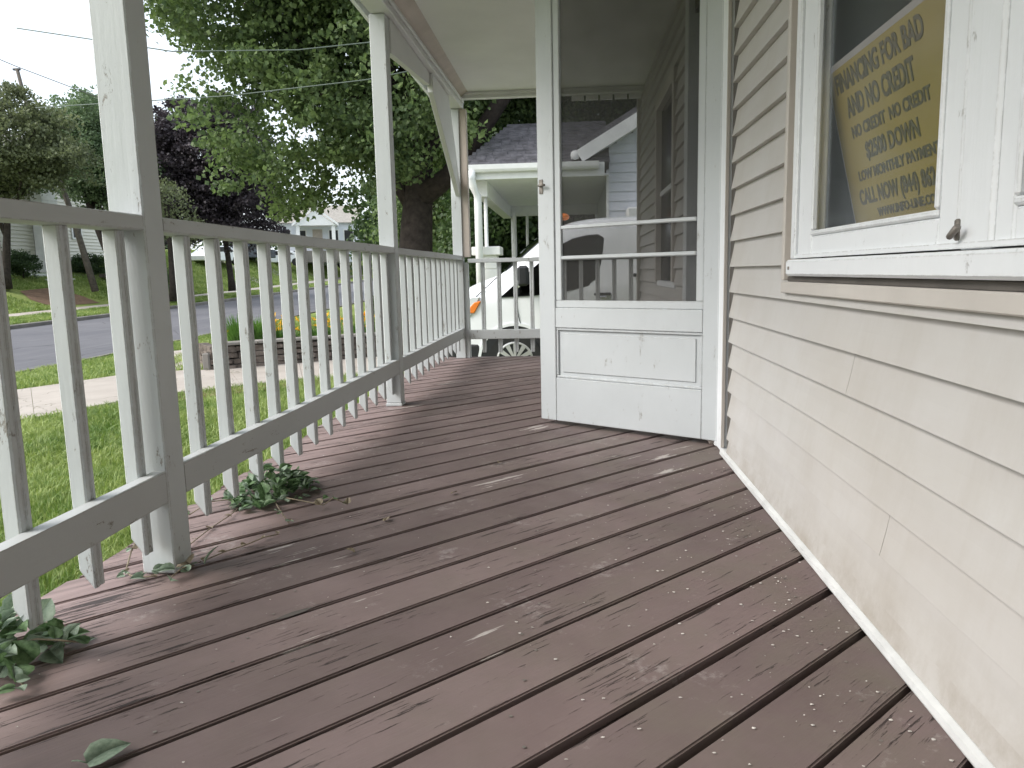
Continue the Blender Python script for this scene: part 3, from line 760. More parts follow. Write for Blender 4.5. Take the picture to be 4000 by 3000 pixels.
# vinyl channels
box('channel', (WX-0.002, 3.116, 0.028), (WX+0.011, 3.195, 2.34), 'channel_dark', house, bev=0)
box('channel', (WX-0.026, 3.197, 0.028), (WX-0.012, 3.203, 2.34), 'channel_vinyl', house, bev=0.001)
box('channel', (WX-0.033, 2.292, 0.74), (WX+0.0, 2.316, 2.34), 'channel_vinyl', house, bev=0.003)
box('channel', (WX-0.003, 2.246, 0.74), (WX+0.004, 2.2915, 2.34), 'frieze_paint', house, bev=0)  # recess floor given a brown tone, its shade put into the colour
box('channel', (WX-0.033, -4.6, 0.704), (WX+0.0, 2.316, 0.737), 'channel_vinyl', house, bev=0.003)
box('channel', (WX-0.020, -4.6, 0.7375), (WX+0.0, 2.29, 0.752), 'channel_dark', house, bev=0.001)
box('corner_trim', (WX-0.04, 7.172, -0.6), (WX+0.07, 7.24, 2.34), 'channel_vinyl', house)
# near casement window
FX = 0.612
win = box('window', (FX+0.010, -0.45, 0.802), (FX+0.026, 2.245, 0.812), 'trim_paint', house, bev=0)
def wpart(name, lo, hi, mat='trim_paint', bev=0.004): return box(name, lo, hi, mat, win, bev)
wpart('sill', (FX-0.004, -0.45, 0.7535), (WX+0.05, 2.245, 0.7985), bev=0.006)
wpart('casing', (FX+0.008, 2.205, 0.800), (WX+0.05, 2.243, 1.78)); wpart('casing', (FX+0.008, -0.45, 1.742), (WX+0.05, 2.204, 1.78))
def sash(y0, y1, z0=0.806, z1=1.738, st=0.12, sr=0.066, br=0.052, tr=0.07):
    xs_ = FX+0.016
    wpart('sash_stile', (xs_, y1-st, z0), (xs_+0.035, y1, z1)); wpart('sash_stile', (xs_, y0, z0), (xs_+0.035, y0+sr, z1))
    wpart('sash_rail', (xs_+0.001, y0+sr+0.0005, z0), (xs_+0.034, y1-st-0.0005, z0+br)); wpart('sash_rail', (xs_+0.001, y0+sr+0.0005, z1-tr), (xs_+0.034, y1-st-0.0005, z1))
    a, b, c_, d = y0+sr, y1-st, z0+br, z1-tr
    for lo, hi in (((xs_-0.004, a, c_), (xs_+0.012, b, c_+0.013)), ((xs_-0.004, a, d-0.013), (xs_+0.012, b, d)), ((xs_-0.0045, a, c_+0.0135), (xs_+0.012, a+0.013, d-0.0135)), ((xs_-0.0045, b-0.013, c_+0.0135), (xs_+0.012, b, d-0.0135))):
        wpart('glazing_bead', lo, hi, bev=0.004)
    obj('pane', mesh_from('pane', [(xs_+0.016, a, c_), (xs_+0.016, b, c_), (xs_+0.016, b, d), (xs_+0.016, a, d)], [(0, 1, 2, 3)], 'window_glass'), win)
sash(1.315, 2.200)
wpart('mullion', (FX+0.012, 1.207, 0.800), (WX+0.05, 1.308, 1.741), bev=0.006)
sash(0.20, 1.205, st=0.050, sr=0.058)
wpart('mullion', (FX+0.012, 0.02, 0.800), (WX+0.05, 0.195, 1.741), bev=0.006)
sash(-0.43, 0.015, st=0.058, sr=0.058)
wpart('latch', (FX+0.006, 1.297, 0.815), (FX+0.015, 1.308, 0.850), 'latch_metal', 0.003)
tube('latch', [(FX+0.009, 1.305, 0.835), (FX-0.006, 1.292, 0.822), (FX-0.004, 1.272, 0.836)], 0.0055, 'latch_metal', win)
wpart('screw', (FX-0.0065, 2.205, 0.771), (FX-0.0035, 2.217, 0.780), 'latch_metal', 0.001)
# far window beside the end of the porch
w2 = box('window', (WX-0.012, 4.815, 0.66), (WX+0.045, 5.785, 0.70), 'trim_paint', house)
for lo, hi, mt in (((WX-0.030, 4.803, 0.70), (WX+0.04, 4.865, 1.97), 'channel_vinyl'), ((WX-0.030, 5.735, 0.70), (WX+0.04, 5.797, 1.97), 'channel_vinyl'), ((WX-0.030, 4.866, 1.90), (WX+0.04, 5.734, 1.97), 'channel_vinyl')):
    box('window_frame', lo, hi, mt, w2)
box('meeting_rail', (WX+0.002, 4.866, 1.30), (WX+0.03, 5.734, 1.335), 'trim_paint', w2)
box('pane', (WX+0.012, 4.866, 0.7005), (WX+0.016, 5.734, 1.2995), 'window_glass', w2, bev=0); box('pane', (WX+0.012, 4.866, 1.3355), (WX+0.016, 5.734, 1.8995), 'window_glass', w2, bev=0)
# door casing and entry door
box('door_casing', (WX-0.030, 3.205, 0.0), (WX+0.06, 3.335, 2.06), 'channel_vinyl', house) if False else None
box('door_casing', (WX-0.022, 3.3505, 0.0), (WX+0.06, 3.39, 2.21), 'trim_paint', house); box('door_casing', (WX-0.022, 4.27, 0.0), (WX+0.06, 4.39, 2.21), 'trim_paint', house)
box('door_casing', (WX-0.022, 3.2045, 2.2105), (WX+0.06, 4.39, 2.30), 'trim_paint', house)
box('door_casing', (WX-0.016, 3.2045, 0.0), (WX+0.06, 3.350, 2.21), 'trim_paint', house)
box('threshold', (WX-0.04, 3.391, 0.001), (WX+0.12, 4.269, 0.025), 'frieze_paint', house)
ed = box('entry_door', (WX+0.10, 3.391, 0.026), (WX+0.14, 4.269, 2.21), 'trim_paint', house)
for a, b in ((3.47, 3.80), (3.86, 4.19)):
    for c_, d in ((0.2, 0.75), (0.95, 1.85)): box('door_panel', (WX+0.094, a, c_), (WX+0.0995, b, d), 'trim_paint', ed, bev=0.004)
box('handle', (WX+0.05, 3.43, 0.98), (WX+0.093, 3.47, 1.02), 'latch_metal', ed)
# rooms and mass of the house
bm = bmesh.new()
for lo, hi in (((0.72, -4.6, -0.05), (4.5, 7.15, -0.02)), ((4.5, -4.6, -0.05), (4.55, 7.15, 2.45)), ((0.72, -4.65, -0.05), (4.5, -4.60, 2.45)), ((0.80, 7.10, -0.05), (4.5, 7.15, 2.45)), ((0.72, -4.6, 2.40), (4.5, 7.15, 2.45)), ((0.75, 3.1, 0), (4.5, 3.15, 2.4)), ((0.75, 4.4, 0), (4.5, 4.45, 2.4))):
    bbox(bm, lo, hi)
bm_finish('inner_walls', bm, 'room_wall', house)
n = 40; pts = [(1.05+0.02*math.sin(k*1.3), 1.2+1.1*k/n) for k in range(n+1)]
bm = bmesh.new(); a_ = [bm.verts.new((p[0], p[1], 0.3)) for p in pts]; b_ = [bm.verts.new((p[0], p[1], 2.2)) for p in pts]
for i in range(n): bm.faces.new([a_[i], a_[i+1], b_[i+1], b_[i]])
bm_finish('curtain', bm, 'curtain', house, True)
box('house_end_wall', (0.72, 7.16, -0.7), (7.5, 7.22, 4.2), 'vinyl_siding', house, bev=0)
sweep('main_roof', [(0.35, 2.51), (4.2, 5.0), (8.0, 2.51)], -2.8, 7.5, 'shingle', house, axis='y')

# ------------------------------------------------------------------ yard sign standing inside the window
def text_mesh(name, body, size, mat, parent, loc, rot=(0, 0, 0), width=None, bold=0.006):
    cu = bpy.data.curves.new(name, 'FONT'); cu.body = body; cu.size = size; cu.align_x = 'LEFT'; cu.extrude = 0.0006; cu.offset = bold*size/0.05*0.25
    cu.resolution_u = 3
    tmp = bpy.data.objects.new('tmp', cu); C.objects.link(tmp)
    dg = bpy.context.evaluated_depsgraph_get(); dg.update()
    me = bpy.data.meshes.new_from_object(tmp.evaluated_get(dg)); bpy.data.objects.remove(tmp)
    me.materials.clear(); me.materials.append(MATS[mat])
    xs_ = [v.co.x for v in me.vertices]; w = max(xs_)-min(xs_)
    o = obj(name, me, parent, loc, rot)
    if width: o.scale = (width/w, 1, 1)
    return o
poster = thing('yard_sign', 'yellow sign with dark lettering leaning behind the window glass', 'sign')
# local frame: x to the right as read from the porch, y up
top_l = Vector((0.664, 2.130, 1.279)); right = Vector((0.0, -1.0, 0.045)).normalized(); down = Vector((0.24, 0.0, -1.0)).normalized()
nrm = right.cross(-down).normalized()
poster.matrix_world = Matrix(((right.x, -down.x, nrm.x, top_l.x), (right.y, -down.y, nrm.y, top_l.y), (right.z, -down.z, nrm.z, top_l.z), (0, 0, 0, 1)))
box('board', (0, -0.457, -0.005), (0.66, 0, -0.001), 'poster_edge', poster, bev=0.001)
box('face', (0.010, -0.447, -0.001), (0.650, -0.016, 0.0), 'poster_yellow', poster, bev=0)
for body, x, y, sz, w in (('FINANCING FOR BAD', 0.05, -0.080, 0.068, 0.54), ('AND NO CREDIT', 0.10, -0.152, 0.070, 0.42), ('NO CREDIT  NO CREDIT', 0.10, -0.208, 0.042, 0.47), ('$2500 DOWN', 0.165, -0.272, 0.058, 0.32),
                         ('LOW MONTHLY PAYMENTS', 0.09, -0.322, 0.036, 0.50), ('CALL NOW (844) 862-2772', 0.07, -0.385, 0.056, 0.57), ('WWW.INFO-LINE.COM', 0.17, -0.425, 0.030, 0.36)):
    text_mesh('lettering', body, sz*0.93, 'poster_ink', poster, (x*0.90+0.004, y*0.93, 0.0012), width=w*0.85)

# ------------------------------------------------------------------ screen door, standing open
HG = Vector((0.640, 3.343)); FR = Vector((-0.164, 3.910)); dv = HG-FR; DW = dv.length
door = thing('screen_door', 'white wooden screen door standing open across the porch', 'door', (FR.x, FR.y, 0), math.atan2(dv.y, dv.x))
# local: x from free edge to hinge, y away from the camera, z up
T0, T1 = 0.0, 0.032
def dp(name, lo, hi, mat='door_paint', bev=0.003, par=None): return box(name, lo, hi, mat, par or door, bev)
Z0, Z1 = 0.022, 2.19
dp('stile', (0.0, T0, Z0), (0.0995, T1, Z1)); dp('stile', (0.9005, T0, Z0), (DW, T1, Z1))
dp('bottom_rail', (0.1, T0+0.0005, Z0), (0.9, T1-0.0005, 0.245)); dp('lock_rail', (0.1, T0+0.0005, 0.500), (0.9, T1-0.0005, 0.600)); dp('top_rail', (0.1, T0+0.0005, 2.11), (0.9, T1-0.0005, Z1))
pn = dp('panel', (0.1, T0+0.016, 0.2455), (0.9, T1-0.006, 0.4995), bev=0)
def frame_mould(x0, x1, z0, z1, w, y0, y1, name, par=None, mat='door_paint'):
    dp(name, (x0, y0, z0), (x1, y1, z0+w), mat, 0.003, par); dp(name, (x0, y0, z1-w), (x1, y1, z1), mat, 0.003, par)
    dp(name, (x0, y0+0.0005, z0+w+0.0005), (x0+w, y1, z1-w-0.0005), mat, 0.003, par); dp(name, (x1-w, y0+0.0005, z0+w+0.0005), (x1, y1, z1-w-0.0005), mat, 0.003, par)
frame_mould(0.1003, 0.8997, 0.2458, 0.4992, 0.012, T0+0.005, T0+0.0158, 'panel_moulding')
dp('raised_field', (0.135, T0+0.011, 0.275), (0.865, T0+0.0158, 0.472), bev=0.004)
# storm insert: inner frame, two bars, insect screen
frame_mould(0.1003, 0.8997, 0.6005, 2.1095, 0.036, T0+0.006, T0+0.026, 'insert_frame')
dp('glazing_bar', (0.137, T0+0.002, 0.985), (0.863, T0+0.018, 1.003), bev=0.004); dp('glazing_bar', (0.137, T0+0.002, 0.838), (0.863, T0+0.018, 0.856), bev=0.004)
dp('screen', (0.137, T0+0.0205, 0.637), (0.863, T0+0.0212, 2.073), 'insect_screen', 0)
lt = dp('latch', (0.012, T0-0.004, 1.165), (0.036, T0-0.0005, 1.235), 'latch_metal', 0.002)
tube('handle', [(0.020, -0.004, 1.205), (0.022, -0.020, 1.205), (0.062, -0.022, 1.204)], 0.006, 'latch_metal', lt)
for zz in (0.25, 1.2, 1.85): dp('hinge', (DW-0.004, T0-0.006, zz), (DW+0.010, T0+0.004, zz+0.08), 'door_paint', 0.002)

# ------------------------------------------------------------------ the van
def wheel(parent, x, y, z, r, yd, rr=0.225, spokes=6):
    w = tube('wheel', [(x, y, z), (x, y+yd*0.20, z)], r, 'rubber', parent, 36, False)
    bm = bmesh.new()
    n = 36
    for (ra, rb, ya, yb) in ((rr, rr-0.02, -0.006, -0.012), (rr-0.02, rr-0.045, -0.012, 0.02), (0.055, 0.0001, -0.014, -0.018)):
        A = [bm.verts.new((x+ra*math.cos(2*math.pi*k/n), y+yd*ya, z+ra*math.sin(2*math.pi*k/n))) for k in range(n)]
        B = [bm.verts.new((x+rb*math.cos(2*math.pi*k/n), y+yd*yb, z+rb*math.sin(2*math.pi*k/n))) for k in range(n)]
        for k in range(n): bm.faces.new([A[k], A[(k+1) % n], B[(k+1) % n], B[k]])
    for s in range(spokes):
        a = 2*math.pi*s/spokes+0.2
        for sg in (-1, 1):
            q = [(0.050, a+sg*0.05), (0.050, a+sg*0.60), (rr-0.012, a+sg*0.40), (rr-0.012, a+sg*0.13)]
            vv = [bm.verts.new((x+r_*math.cos(t), y-yd*(0.014 if r_ < 0.1 else 0.008), z+r_*math.sin(t))) for r_, t in q]
            bm.faces.new(vv)
    bm_finish('rim', bm, 'alloy', w)
    tube('hub_plate', [(x, y-yd*0.001, z), (x, y-yd*0.003, z)], rr-0.03, 'black_plastic', w, 30, False)
    return w
def van(label):
    t = thing('van', label, 'van')
    y_s = 9.18; W = 1.72; yc = y_s+W/2; hw = W/2
    gz = -0.595
    # station: x, top z, half width of the roof/hood edge, belt z
    st = [(-1.68, 0.12, 0.55, 0.02), (-1.62, 0.26, 0.66, 0.14), (-1.50, 0.48, 0.70, 0.30), (-1.25, 0.63, 0.70, 0.42), (-0.98, 0.72, 0.69, 0.49), (-0.84, 0.77, 0.66, 0.50),
          (-0.55, 1.02, 0.64, 0.50), (-0.25, 1.27, 0.62, 0.52), (-0.05, 1.37, 0.62, 0.54), (0.25, 1.42, 0.63, 0.60), (0.9, 1.44, 0.64, 0.66), (2.2, 1.43, 0.65, 0.66), (2.68, 1.38, 0.65, 0.66), (2.78, 1.1, 0.69, 0.62), (2.84, 0.3, 0.74, 0.2)]
    bm = bmesh.new(); rings = []
    zb = gz+0.24
    for x, zt2, ht, belt in st:
        full = hw if x > -1.45 else hw-(abs(x)-1.45)*0.9
        half = [(full*0.96, zb), (full, zb+0.10), (full, (zb+belt)/2+0.05), (full-0.012, belt-0.015), (full-0.03, belt+0.01), (ht+0.055, zt2-0.10 if zt2-0.10 > belt+0.02 else belt+0.03), (ht, max(zt2-0.03, belt+0.035)), (ht-0.10, max(zt2, belt+0.04)), (0.0, max(zt2, belt+0.04)+0.025)]
        ring = [(-a, b) for a, b in half] + [(a, b) for a, b in reversed(half[:-1])]
        rings.append([bm.verts.new((x, yc+a, b)) for a, b in ring])
    for a, b in zip(rings, rings[1:]):
        for k in range(len(a)-1): bm.faces.new([a[k], a[k+1], b[k+1], b[k]])
    bm.faces.new(rings[0]); bm.faces.new(list(reversed(rings[-1])))
    body = bm_finish('body', bm, 'van_white', t, True)
    body.modifiers.new('s', 'SUBSURF').levels = 1; body.modifiers['s'].render_levels = 2
    # side glass follows the inward lean above the belt
    def ys_(x, z):
        f = max(0.0, (z-0.5)/0.85); return y_s + 0.022 + (hw-0.66)*min(1, f)*0.93
    def sideplate(name, pts, mat, off=0.012, par=t):
        V = [(x, ys_(x, z)-off, z) for x, z in pts]
        bm = bmesh.new(); a = [bm.verts.new(v) for v in V]; b = [bm.verts.new((v[0], v[1]+0.05, v[2])) for v in V]; n = len(a)
        bm.faces.new(a); bm.faces.new(list(reversed(b)))
        for i in range(n): bm.faces.new([a[i], b[i], b[(i+1) % n], a[(i+1) % n]])
        return bm_finish(name, bm, mat, par)
    wpts = [(-0.86, 0.485), (-0.45, 0.50), (-0.06, 0.545), (0.20, 0.60), (0.32, 0.68), (0.375, 0.85), (0.41, 1.05), (0.42, 1.18), (0.37, 1.215), (0.20, 1.21), (0.02, 1.17), (-0.12, 1.10), (-0.42, 0.86)]
    sideplate('side_window', wpts, 'black_plastic', 0.018)
    sideplate('side_window', [(p[0]*0.965-0.01, 0.03+p[1]*0.965) for p in wpts], 'van_glass', 0.024)
    wv = [(-0.80, 0.775), (-0.50, 1.065), (-0.24, 1.275), (-0.10, 1.345)]
    bm = bmesh.new(); L_ = [bm.verts.new((x-0.02, yc-0.62, z+0.030)) for x, z in wv]; Rr_ = [bm.verts.new((x-0.02, yc+0.62, z+0.030)) for x, z in wv]; M_ = [bm.verts.new((x-0.06, yc, z+0.065)) for x, z in wv]
    for i in range(3): bm.faces.new([L_[i], L_[i+1], M_[i+1], M_[i]]); bm.faces.new([M_[i], M_[i+1], Rr_[i+1], Rr_[i]])
    bm_finish('windscreen', bm, 'van_glass', t, True)
    tube('wiper', [(-0.80, yc-0.45, 0.80), (-0.66, yc-0.10, 0.93)], 0.008, 'black_plastic', t)
    tube('bonnet_seam', [(-0.84, y_s+0.10, 0.775), (-1.02, y_s+0.075, 0.62), (-1.16, y_s+0.06, 0.50), (-1.24, y_s+0.05, 0.30)], 0.006, 'black_plastic', t, 5)
    for sx in (0.53, 0.645): sideplate('door_seam', [(sx, -0.1), (sx+0.008, -0.1), (sx+0.008, 1.25), (sx, 1.25)], 'black_plastic', 0.0165)
    sideplate('door_seam', [(-0.62, 0.15), (-0.612, 0.15), (-0.682, 0.49), (-0.69, 0.49)], 'black_plastic', 0.026)
    box('door_handle', (0.27, y_s-0.030, 0.488), (0.47, y_s+0.01, 0.522), 'black_plastic', t, bev=0.01)
    box('door_handle', (0.73, y_s-0.020, 0.70), (0.90, y_s+0.03, 0.74), 'black_plastic', t, bev=0.01)
    box('door_handle', (0.33, y_s-0.036, 0.452), (0.42, y_s+0.0, 0.485), 'chrome', t, bev=0.008)
    m = box('mirror', (-0.63, y_s-0.22, 0.62), (-0.50, y_s-0.02, 0.86), 'black_plastic', t, bev=0.03)
    box('mirror_cap', (-0.655, y_s-0.20, 0.60), (-0.60, y_s-0.08, 0.70), 'chrome', m, bev=0.02)
    # wheel arch, wheels, lower cladding, bumper, lamps
    for wx in (-0.69, 2.03):
        bm = bmesh.new(); n = 24; A = []; B = []
        for k in range(n+1):
            a = math.pi*(-0.10+1.20*k/n); A.append((wx+0.42*math.cos(a), gz+0.32+0.42*math.sin(a))); B.append((wx+0.385*math.cos(a), gz+0.32+0.385*math.sin(a)))
        prism(bm, A, y_s-0.006, y_s+0.10, 'y'); bm_finish('wheel_arch', bm, 'black_plastic', t)
        bm = bmesh.new(); prism(bm, A[:]+list(reversed([(wx+0.455*math.cos(math.pi*(-0.10+1.2*k/n)), gz+0.32+0.455*math.sin(math.pi*(-0.10+1.2*k/n))) for k in range(n+1)])), y_s-0.014, y_s+0.02, 'y'); bm_finish('arch_flare', bm, 'van_white', t)
        wheel(t, wx, y_s-0.035, gz+0.325, 0.325, 1); wheel(t, wx, y_s+W+0.03, gz+0.325, 0.325, -1)
    box('sill_cladding', (-1.52, y_s-0.014, gz+0.16), (-1.115, y_s+0.3, gz+0.53), 'black_plastic', t, bev=0.03)
    box('sill_cladding', (-0.265, y_s-0.0045, gz+0.361), (1.6, y_s+0.1, gz+0.50), 'black_plastic', t, bev=0.005)
    box('sill_cladding', (-0.25, y_s-0.004, gz+0.16), (1.6, y_s+0.1, gz+0.36), 'black_plastic', t, bev=0.01)
    box('bumper', (-1.70, y_s+0.06, gz+0.18), (-1.12, y_s+W-0.06, gz+0.42), 'black_plastic', t, bev=0.05)
    box('fog_lamp', (-1.24, y_s+0.045, gz+0.24), (-1.12, y_s+0.07, gz+0.34), 'chrome', t, bev=0.01)
    # headlamp with its amber corner
    hl = sweep('headlamp', [(-1.50, 0.25), (-1.22, 0.265), (-1.10, 0.50), (-1.20, 0.50), (-1.46, 0.38)], y_s-0.012, y_s+0.14, 'lamp_lens', t, axis='y', bev=0.01)
    sweep('indicator', [(-1.30, 0.30), (-1.175, 0.305), (-1.09, 0.45), (-1.17, 0.435)], y_s-0.020, y_s+0.1, 'orange_lens', hl, axis='y', bev=0.008)
    for bx, by in ((-0.08, 0.55), (0.04, 0.60)):
        bm = bmesh.new(); bmesh.ops.create_uvsphere(bm, u_segments=12, v_segments=8, radius=0.055, matrix=Matrix.Translation((bx, y_s+by, 1.455)) @ Matrix.Diagonal((1.2, 1, 0.8, 1)))
        bm_finish('beacon', bm, 'orange_lens', t, True)
        return t
van('white delivery van parked beyond the end railing')

# ------------------------------------------------------------------ neighbour's house
nb = thing('neighbour_house', 'white clapboard house with a hipped porch roof behind the van', 'house')
GZ = -0.62
def nbx(name, lo, hi, mat='neighbour_trim', bev=0.004, par=nb): return box(name, lo, hi, mat, par, bev)
# clapboards of the side wall
EX = 0.69; pitch = 0.577
def rakez(x): return 2.66+(x-0.22)*pitch
for k in range(26):
    z0 = GZ+0.30+0.166*k; z1 = z0+0.166
    x0 = EX if z1 < rakez(EX) else max(EX, 0.24+(z0-2.66)/pitch)
    if z0 > 4.9: break
    x1 = 8.2-max(0, x0-EX)
    pts = [(14.0, z0), (14.022, z1), (14.045, z1), (14.045, z0)]
    sweep('clapboard', pts, x0, x1, 'neighbour_clapboard', nb, axis='x')
nbx('foundation', (EX, 14.05, GZ-0.1), (8.2, 22, GZ+0.3), 'white_block')
nbx('corner_board', (EX-0.05, 13.985, GZ+0.3), (EX-0.001, 14.06, 2.55))
nbx('front_wall', (EX, 14.06, GZ+0.3), (EX+0.1, 21.9, 2.6), 'neighbour_clapboard', 0)
L = 4.3
# rake board, roof planes
def quadprism(name, p0, p1, wdt, y0, y1, mat, par=nb):
    a = Vector(p0); b = Vector(p1); d = (b-a).normalized(); nn = Vector((-d.y, d.x))*wdt
    return sweep(name, [tuple(a), tuple(b), tuple(b+nn), tuple(a+nn)], y0, y1, mat, par, axis='y', bev=0.004)
quadprism('rake_board', (0.22, 2.66), (4.45, 5.10), 0.22, 13.68, 13.73, 'neighbour_trim'); quadprism('rake_board', (4.45, 5.10), (8.7, 2.66), 0.22, 13.68, 13.73, 'neighbour_trim')
quadprism('roof_plane', (0.18, 2.88), (4.45, 5.34), 0.10, 13.70, 22.3, 'shingle'); quadprism('roof_plane', (4.45, 5.34), (8.75, 2.88), 0.10, 13.70, 22.3, 'shingle')
quadprism('soffit', (0.30, 2.72), (4.4, 5.08), 0.02, 13.735, 14.0, 'neighbour_trim')
nbx('gutter', (0.02, 13.72, 2.72), (0.16, 22.3, 2.84))
tube('gutter_end', [(0.09, 13.70, 2.78), (0.09, 13.74, 2.78)], 0.08, 'neighbour_trim', nb, 12)
# hipped porch roof: eave rectangle -1.95..0.7 x 13.75..20, ridge inside
eave = 2.66; px0, px1, py0, py1 = -1.95, 0.69, 13.75, 20.2
bm = bmesh.new()
e = [bm.verts.new(p) for p in ((px0, py0, eave), (px1, py0, eave), (px1, py1, eave), (px0, py1, eave))]
r = [bm.verts.new(p) for p in ((-1.15, 15.3, 3.62), (px1, 15.3, 3.62), (px1, 18.7, 3.62), (-1.15, 18.7, 3.62))]
bm.faces.new([e[0], e[1], r[1], r[0]]); bm.faces.new([e[1], e[2], r[2], r[1]]); bm.faces.new([e[2], e[3], r[3], r[2]]); bm.faces.new([e[3], e[0], r[0], r[3]]); bm.faces.new(r); bm.faces.new(list(reversed(e)))
pr_ = bm_finish('porch_roof', bm, 'shingle', nb)
# shingle tabs laid in rows up the slope that faces us
bm = bmesh.new()
sl = math.hypot(1.55, 0.96)
for row in range(13):
    f0 = row/13; f1 = (row+1)/13+0.01
    x = px0+0.80*f0+random.uniform(-0.1, 0)
    while x < px1:
        w = random.uniform(0.13, 0.30); xa, xb = max(x, px0+0.8*f0), min(x+w-0.012, px1)
        if xb > xa+0.02:
            za = eave+0.96*f0; zb_ = eave+0.96*f1; ya = py0+1.55*f0; yb = py0+1.55*f1; h = random.uniform(0.008, 0.022)
            vv = [bm.verts.new(p) for p in ((xa, ya-0.006, za+h+0.006), (xb, ya-0.006, za+h+0.006), (xb, yb, zb_+0.004), (xa, yb, zb_+0.004), (xa, ya-0.006, za), (xb, ya-0.006, za))]
            bm.faces.new([vv[0], vv[1], vv[2], vv[3]]); bm.faces.new([vv[4], vv[5], vv[1], vv[0]])
        x += w
o = bm_finish('shingles', bm, 'shingle', pr_); o['kind'] = 'stuff'
gt = sweep('eave_gutter', [(13.60, 2.66), (13.615, 2.58), (13.64, 2.54), (13.72, 2.53), (13.74, 2.66)], px0-0.05, 0.5, 'neighbour_trim', nb, axis='x')
nbx('fascia', (px0, 13.745, 2.42), (0.6, 13.80, 2.655)); nbx('fascia', (px0-0.001, 13.801, 2.42), (px0+0.05, 20.2, 2.655))
nbx('porch_ceiling', (px0+0.06, 13.81, 2.44), (EX-0.01, 20.1, 2.47))
nbx('porch_beam', (-1.72, 14.10, 2.16), (-1.50, 19.9, 2.438)); nbx('porch_beam', (-1.498, 19.6, 2.20), (EX-0.01, 19.8, 2.438))
nbx('awning', (0.0, 13.60, 2.66), (0.6, 13.74, 2.80), 'poster_edge', 0.004) if False else None
for px, py, rad in ((-1.555, 14.25, 0.035), (-1.30, 18.1, 0.04), (-1.45, 19.7, 0.06), (-1.1, 19.7, 0.035)):
    tube('porch_column', [(px, py, 0.0), (px, py, 2.16 if py < 19 else 2.19)], rad, 'neighbour_trim', nb, 12)
dsx = -1.665
tube('downspout', [(dsx-0.06, 13.66, 2.56), (dsx-0.07, 13.66, 2.44), (dsx-0.05, 13.72, 2.30), (dsx+0.02, 13.80, 2.14), (dsx+0.02, 13.82, 2.0), (dsx+0.02, 13.82, GZ)], [0.075, 0.075, 0.07, 0.07, 0.07, 0.07], 'neighbour_trim', nb, 10)
pier = nbx('porch_pier', (-1.72, 14.0, GZ), (-1.36, 14.5, 1.10), 'white_block', 0.01)
box('pier_cap', (-1.80, 13.93, 1.105), (-1.28, 14.58, 1.26), 'white_block', pier, 0.01)
for k in range(5): box('block', (-1.732, 13.985, GZ+0.36+0.28*k), (-1.348, 14.0, GZ+0.36+0.28*k+0.262), 'white_block', pier, 0.006)
p2 = nbx('porch_pier', (-1.50, 19.4, GZ), (-0.9, 20.0, 1.08), 'white_block', 0.01)
nbx('porch_floor', (px0+0.1, 14.52, -0.25), (EX, 19.9, -0.12), 'kerb_concrete')
nbx('porch_wall', (-1.70, 14.5, -0.12), (-1.62, 19.4, 0.62), 'white_block')
nbx('window_unit', (0.98, 13.55, 1.50), (1.7, 13.98, 1.86), 'neighbour_trim', 0.03)

# ------------------------------------------------------------------ stone retaining wall and garden bed
rw = thing('retaining_wall', 'low brown stacked-stone garden wall with a flat grey cap', 'wall')
WA, WB = Vector((-5.62, 11.55)), Vector((-2.6, 13.75))
ax = (WB-WA).normalized(); ang = math.atan2(ax.y, ax.x); wl_ = (WB-WA).length
stone_meshes = []
for i in range(7):
    bm = bmesh.new(); bmesh.ops.create_cube(bm, size=1.0)
    bmesh.ops.bevel(bm, geom=list(bm.edges), offset=0.09, segments=1, affect='EDGES')
    for v in bm.verts: v.co += Vector((random.uniform(-1, 1), random.uniform(-1, 1), random.uniform(-1, 1)))*0.085
    me = bpy.data.meshes.new('stone'); bm.to_mesh(me); bm.free(); me.materials.append(MATS['wall_stone']); stone_meshes.append(me)
wz0 = zt(-5, 12)-0.09
core = box('wall_core', (0, 0.05, -0.1), (wl_, 0.22, 0.47), 'channel_dark', rw, bev=0, loc=(WA.x, WA.y, wz0), rot=(0, 0, ang))
for row in range(5):
    x = -0.05+0.11*(row % 2)
    while x < wl_:
        w = random.uniform(0.2, 0.36); h = 0.097
        o = obj('stone', random.choice(stone_meshes), rw, loc=(WA.x+ax.x*(x+w/2)-ax.y*0.03*0, WA.y+ax.y*(x+w/2), wz0+0.035+row*h), rot=(random.uniform(-.04, .04), random.uniform(-.04, .04), ang+random.uniform(-.05, .05)))
        o.scale = (w-0.008, random.uniform(0.15, 0.21), h*random.uniform(0.80, 0.98)); x += w
# return at the left end, running back from the walk
for row in range(5):
    for k in range(4):
        o = obj('stone', random.choice(stone_meshes), rw, loc=(WA.x-ax.y*(0.12+0.26*k), WA.y+ax.x*(0.12+0.26*k), wz0+0.04+row*0.097), rot=(0, 0, ang+math.pi/2+random.uniform(-.06, .06)))
        o.scale = (0.25, 0.16, 0.095)
x = 0.12
while x < wl_:
    w = random.uniform(0.5, 0.7)
    o = box('cap_stone', (-w/2+0.006, -0.12, 0), (w/2-0.006, 0.14, 0.045), 'stone_cap', rw, bev=0.008, loc=(WA.x+ax.x*(x+w/2), WA.y+ax.y*(x+w/2), wz0+0.492), rot=(0, 0, ang)); x += w
o = box('end_block', (-0.06, -0.06, 0.0), (0.06, 0.06, 0.38), 'kerb_concrete', rw, bev=0.02, loc=(WA.x-0.12, WA.y-0.02, wz0))
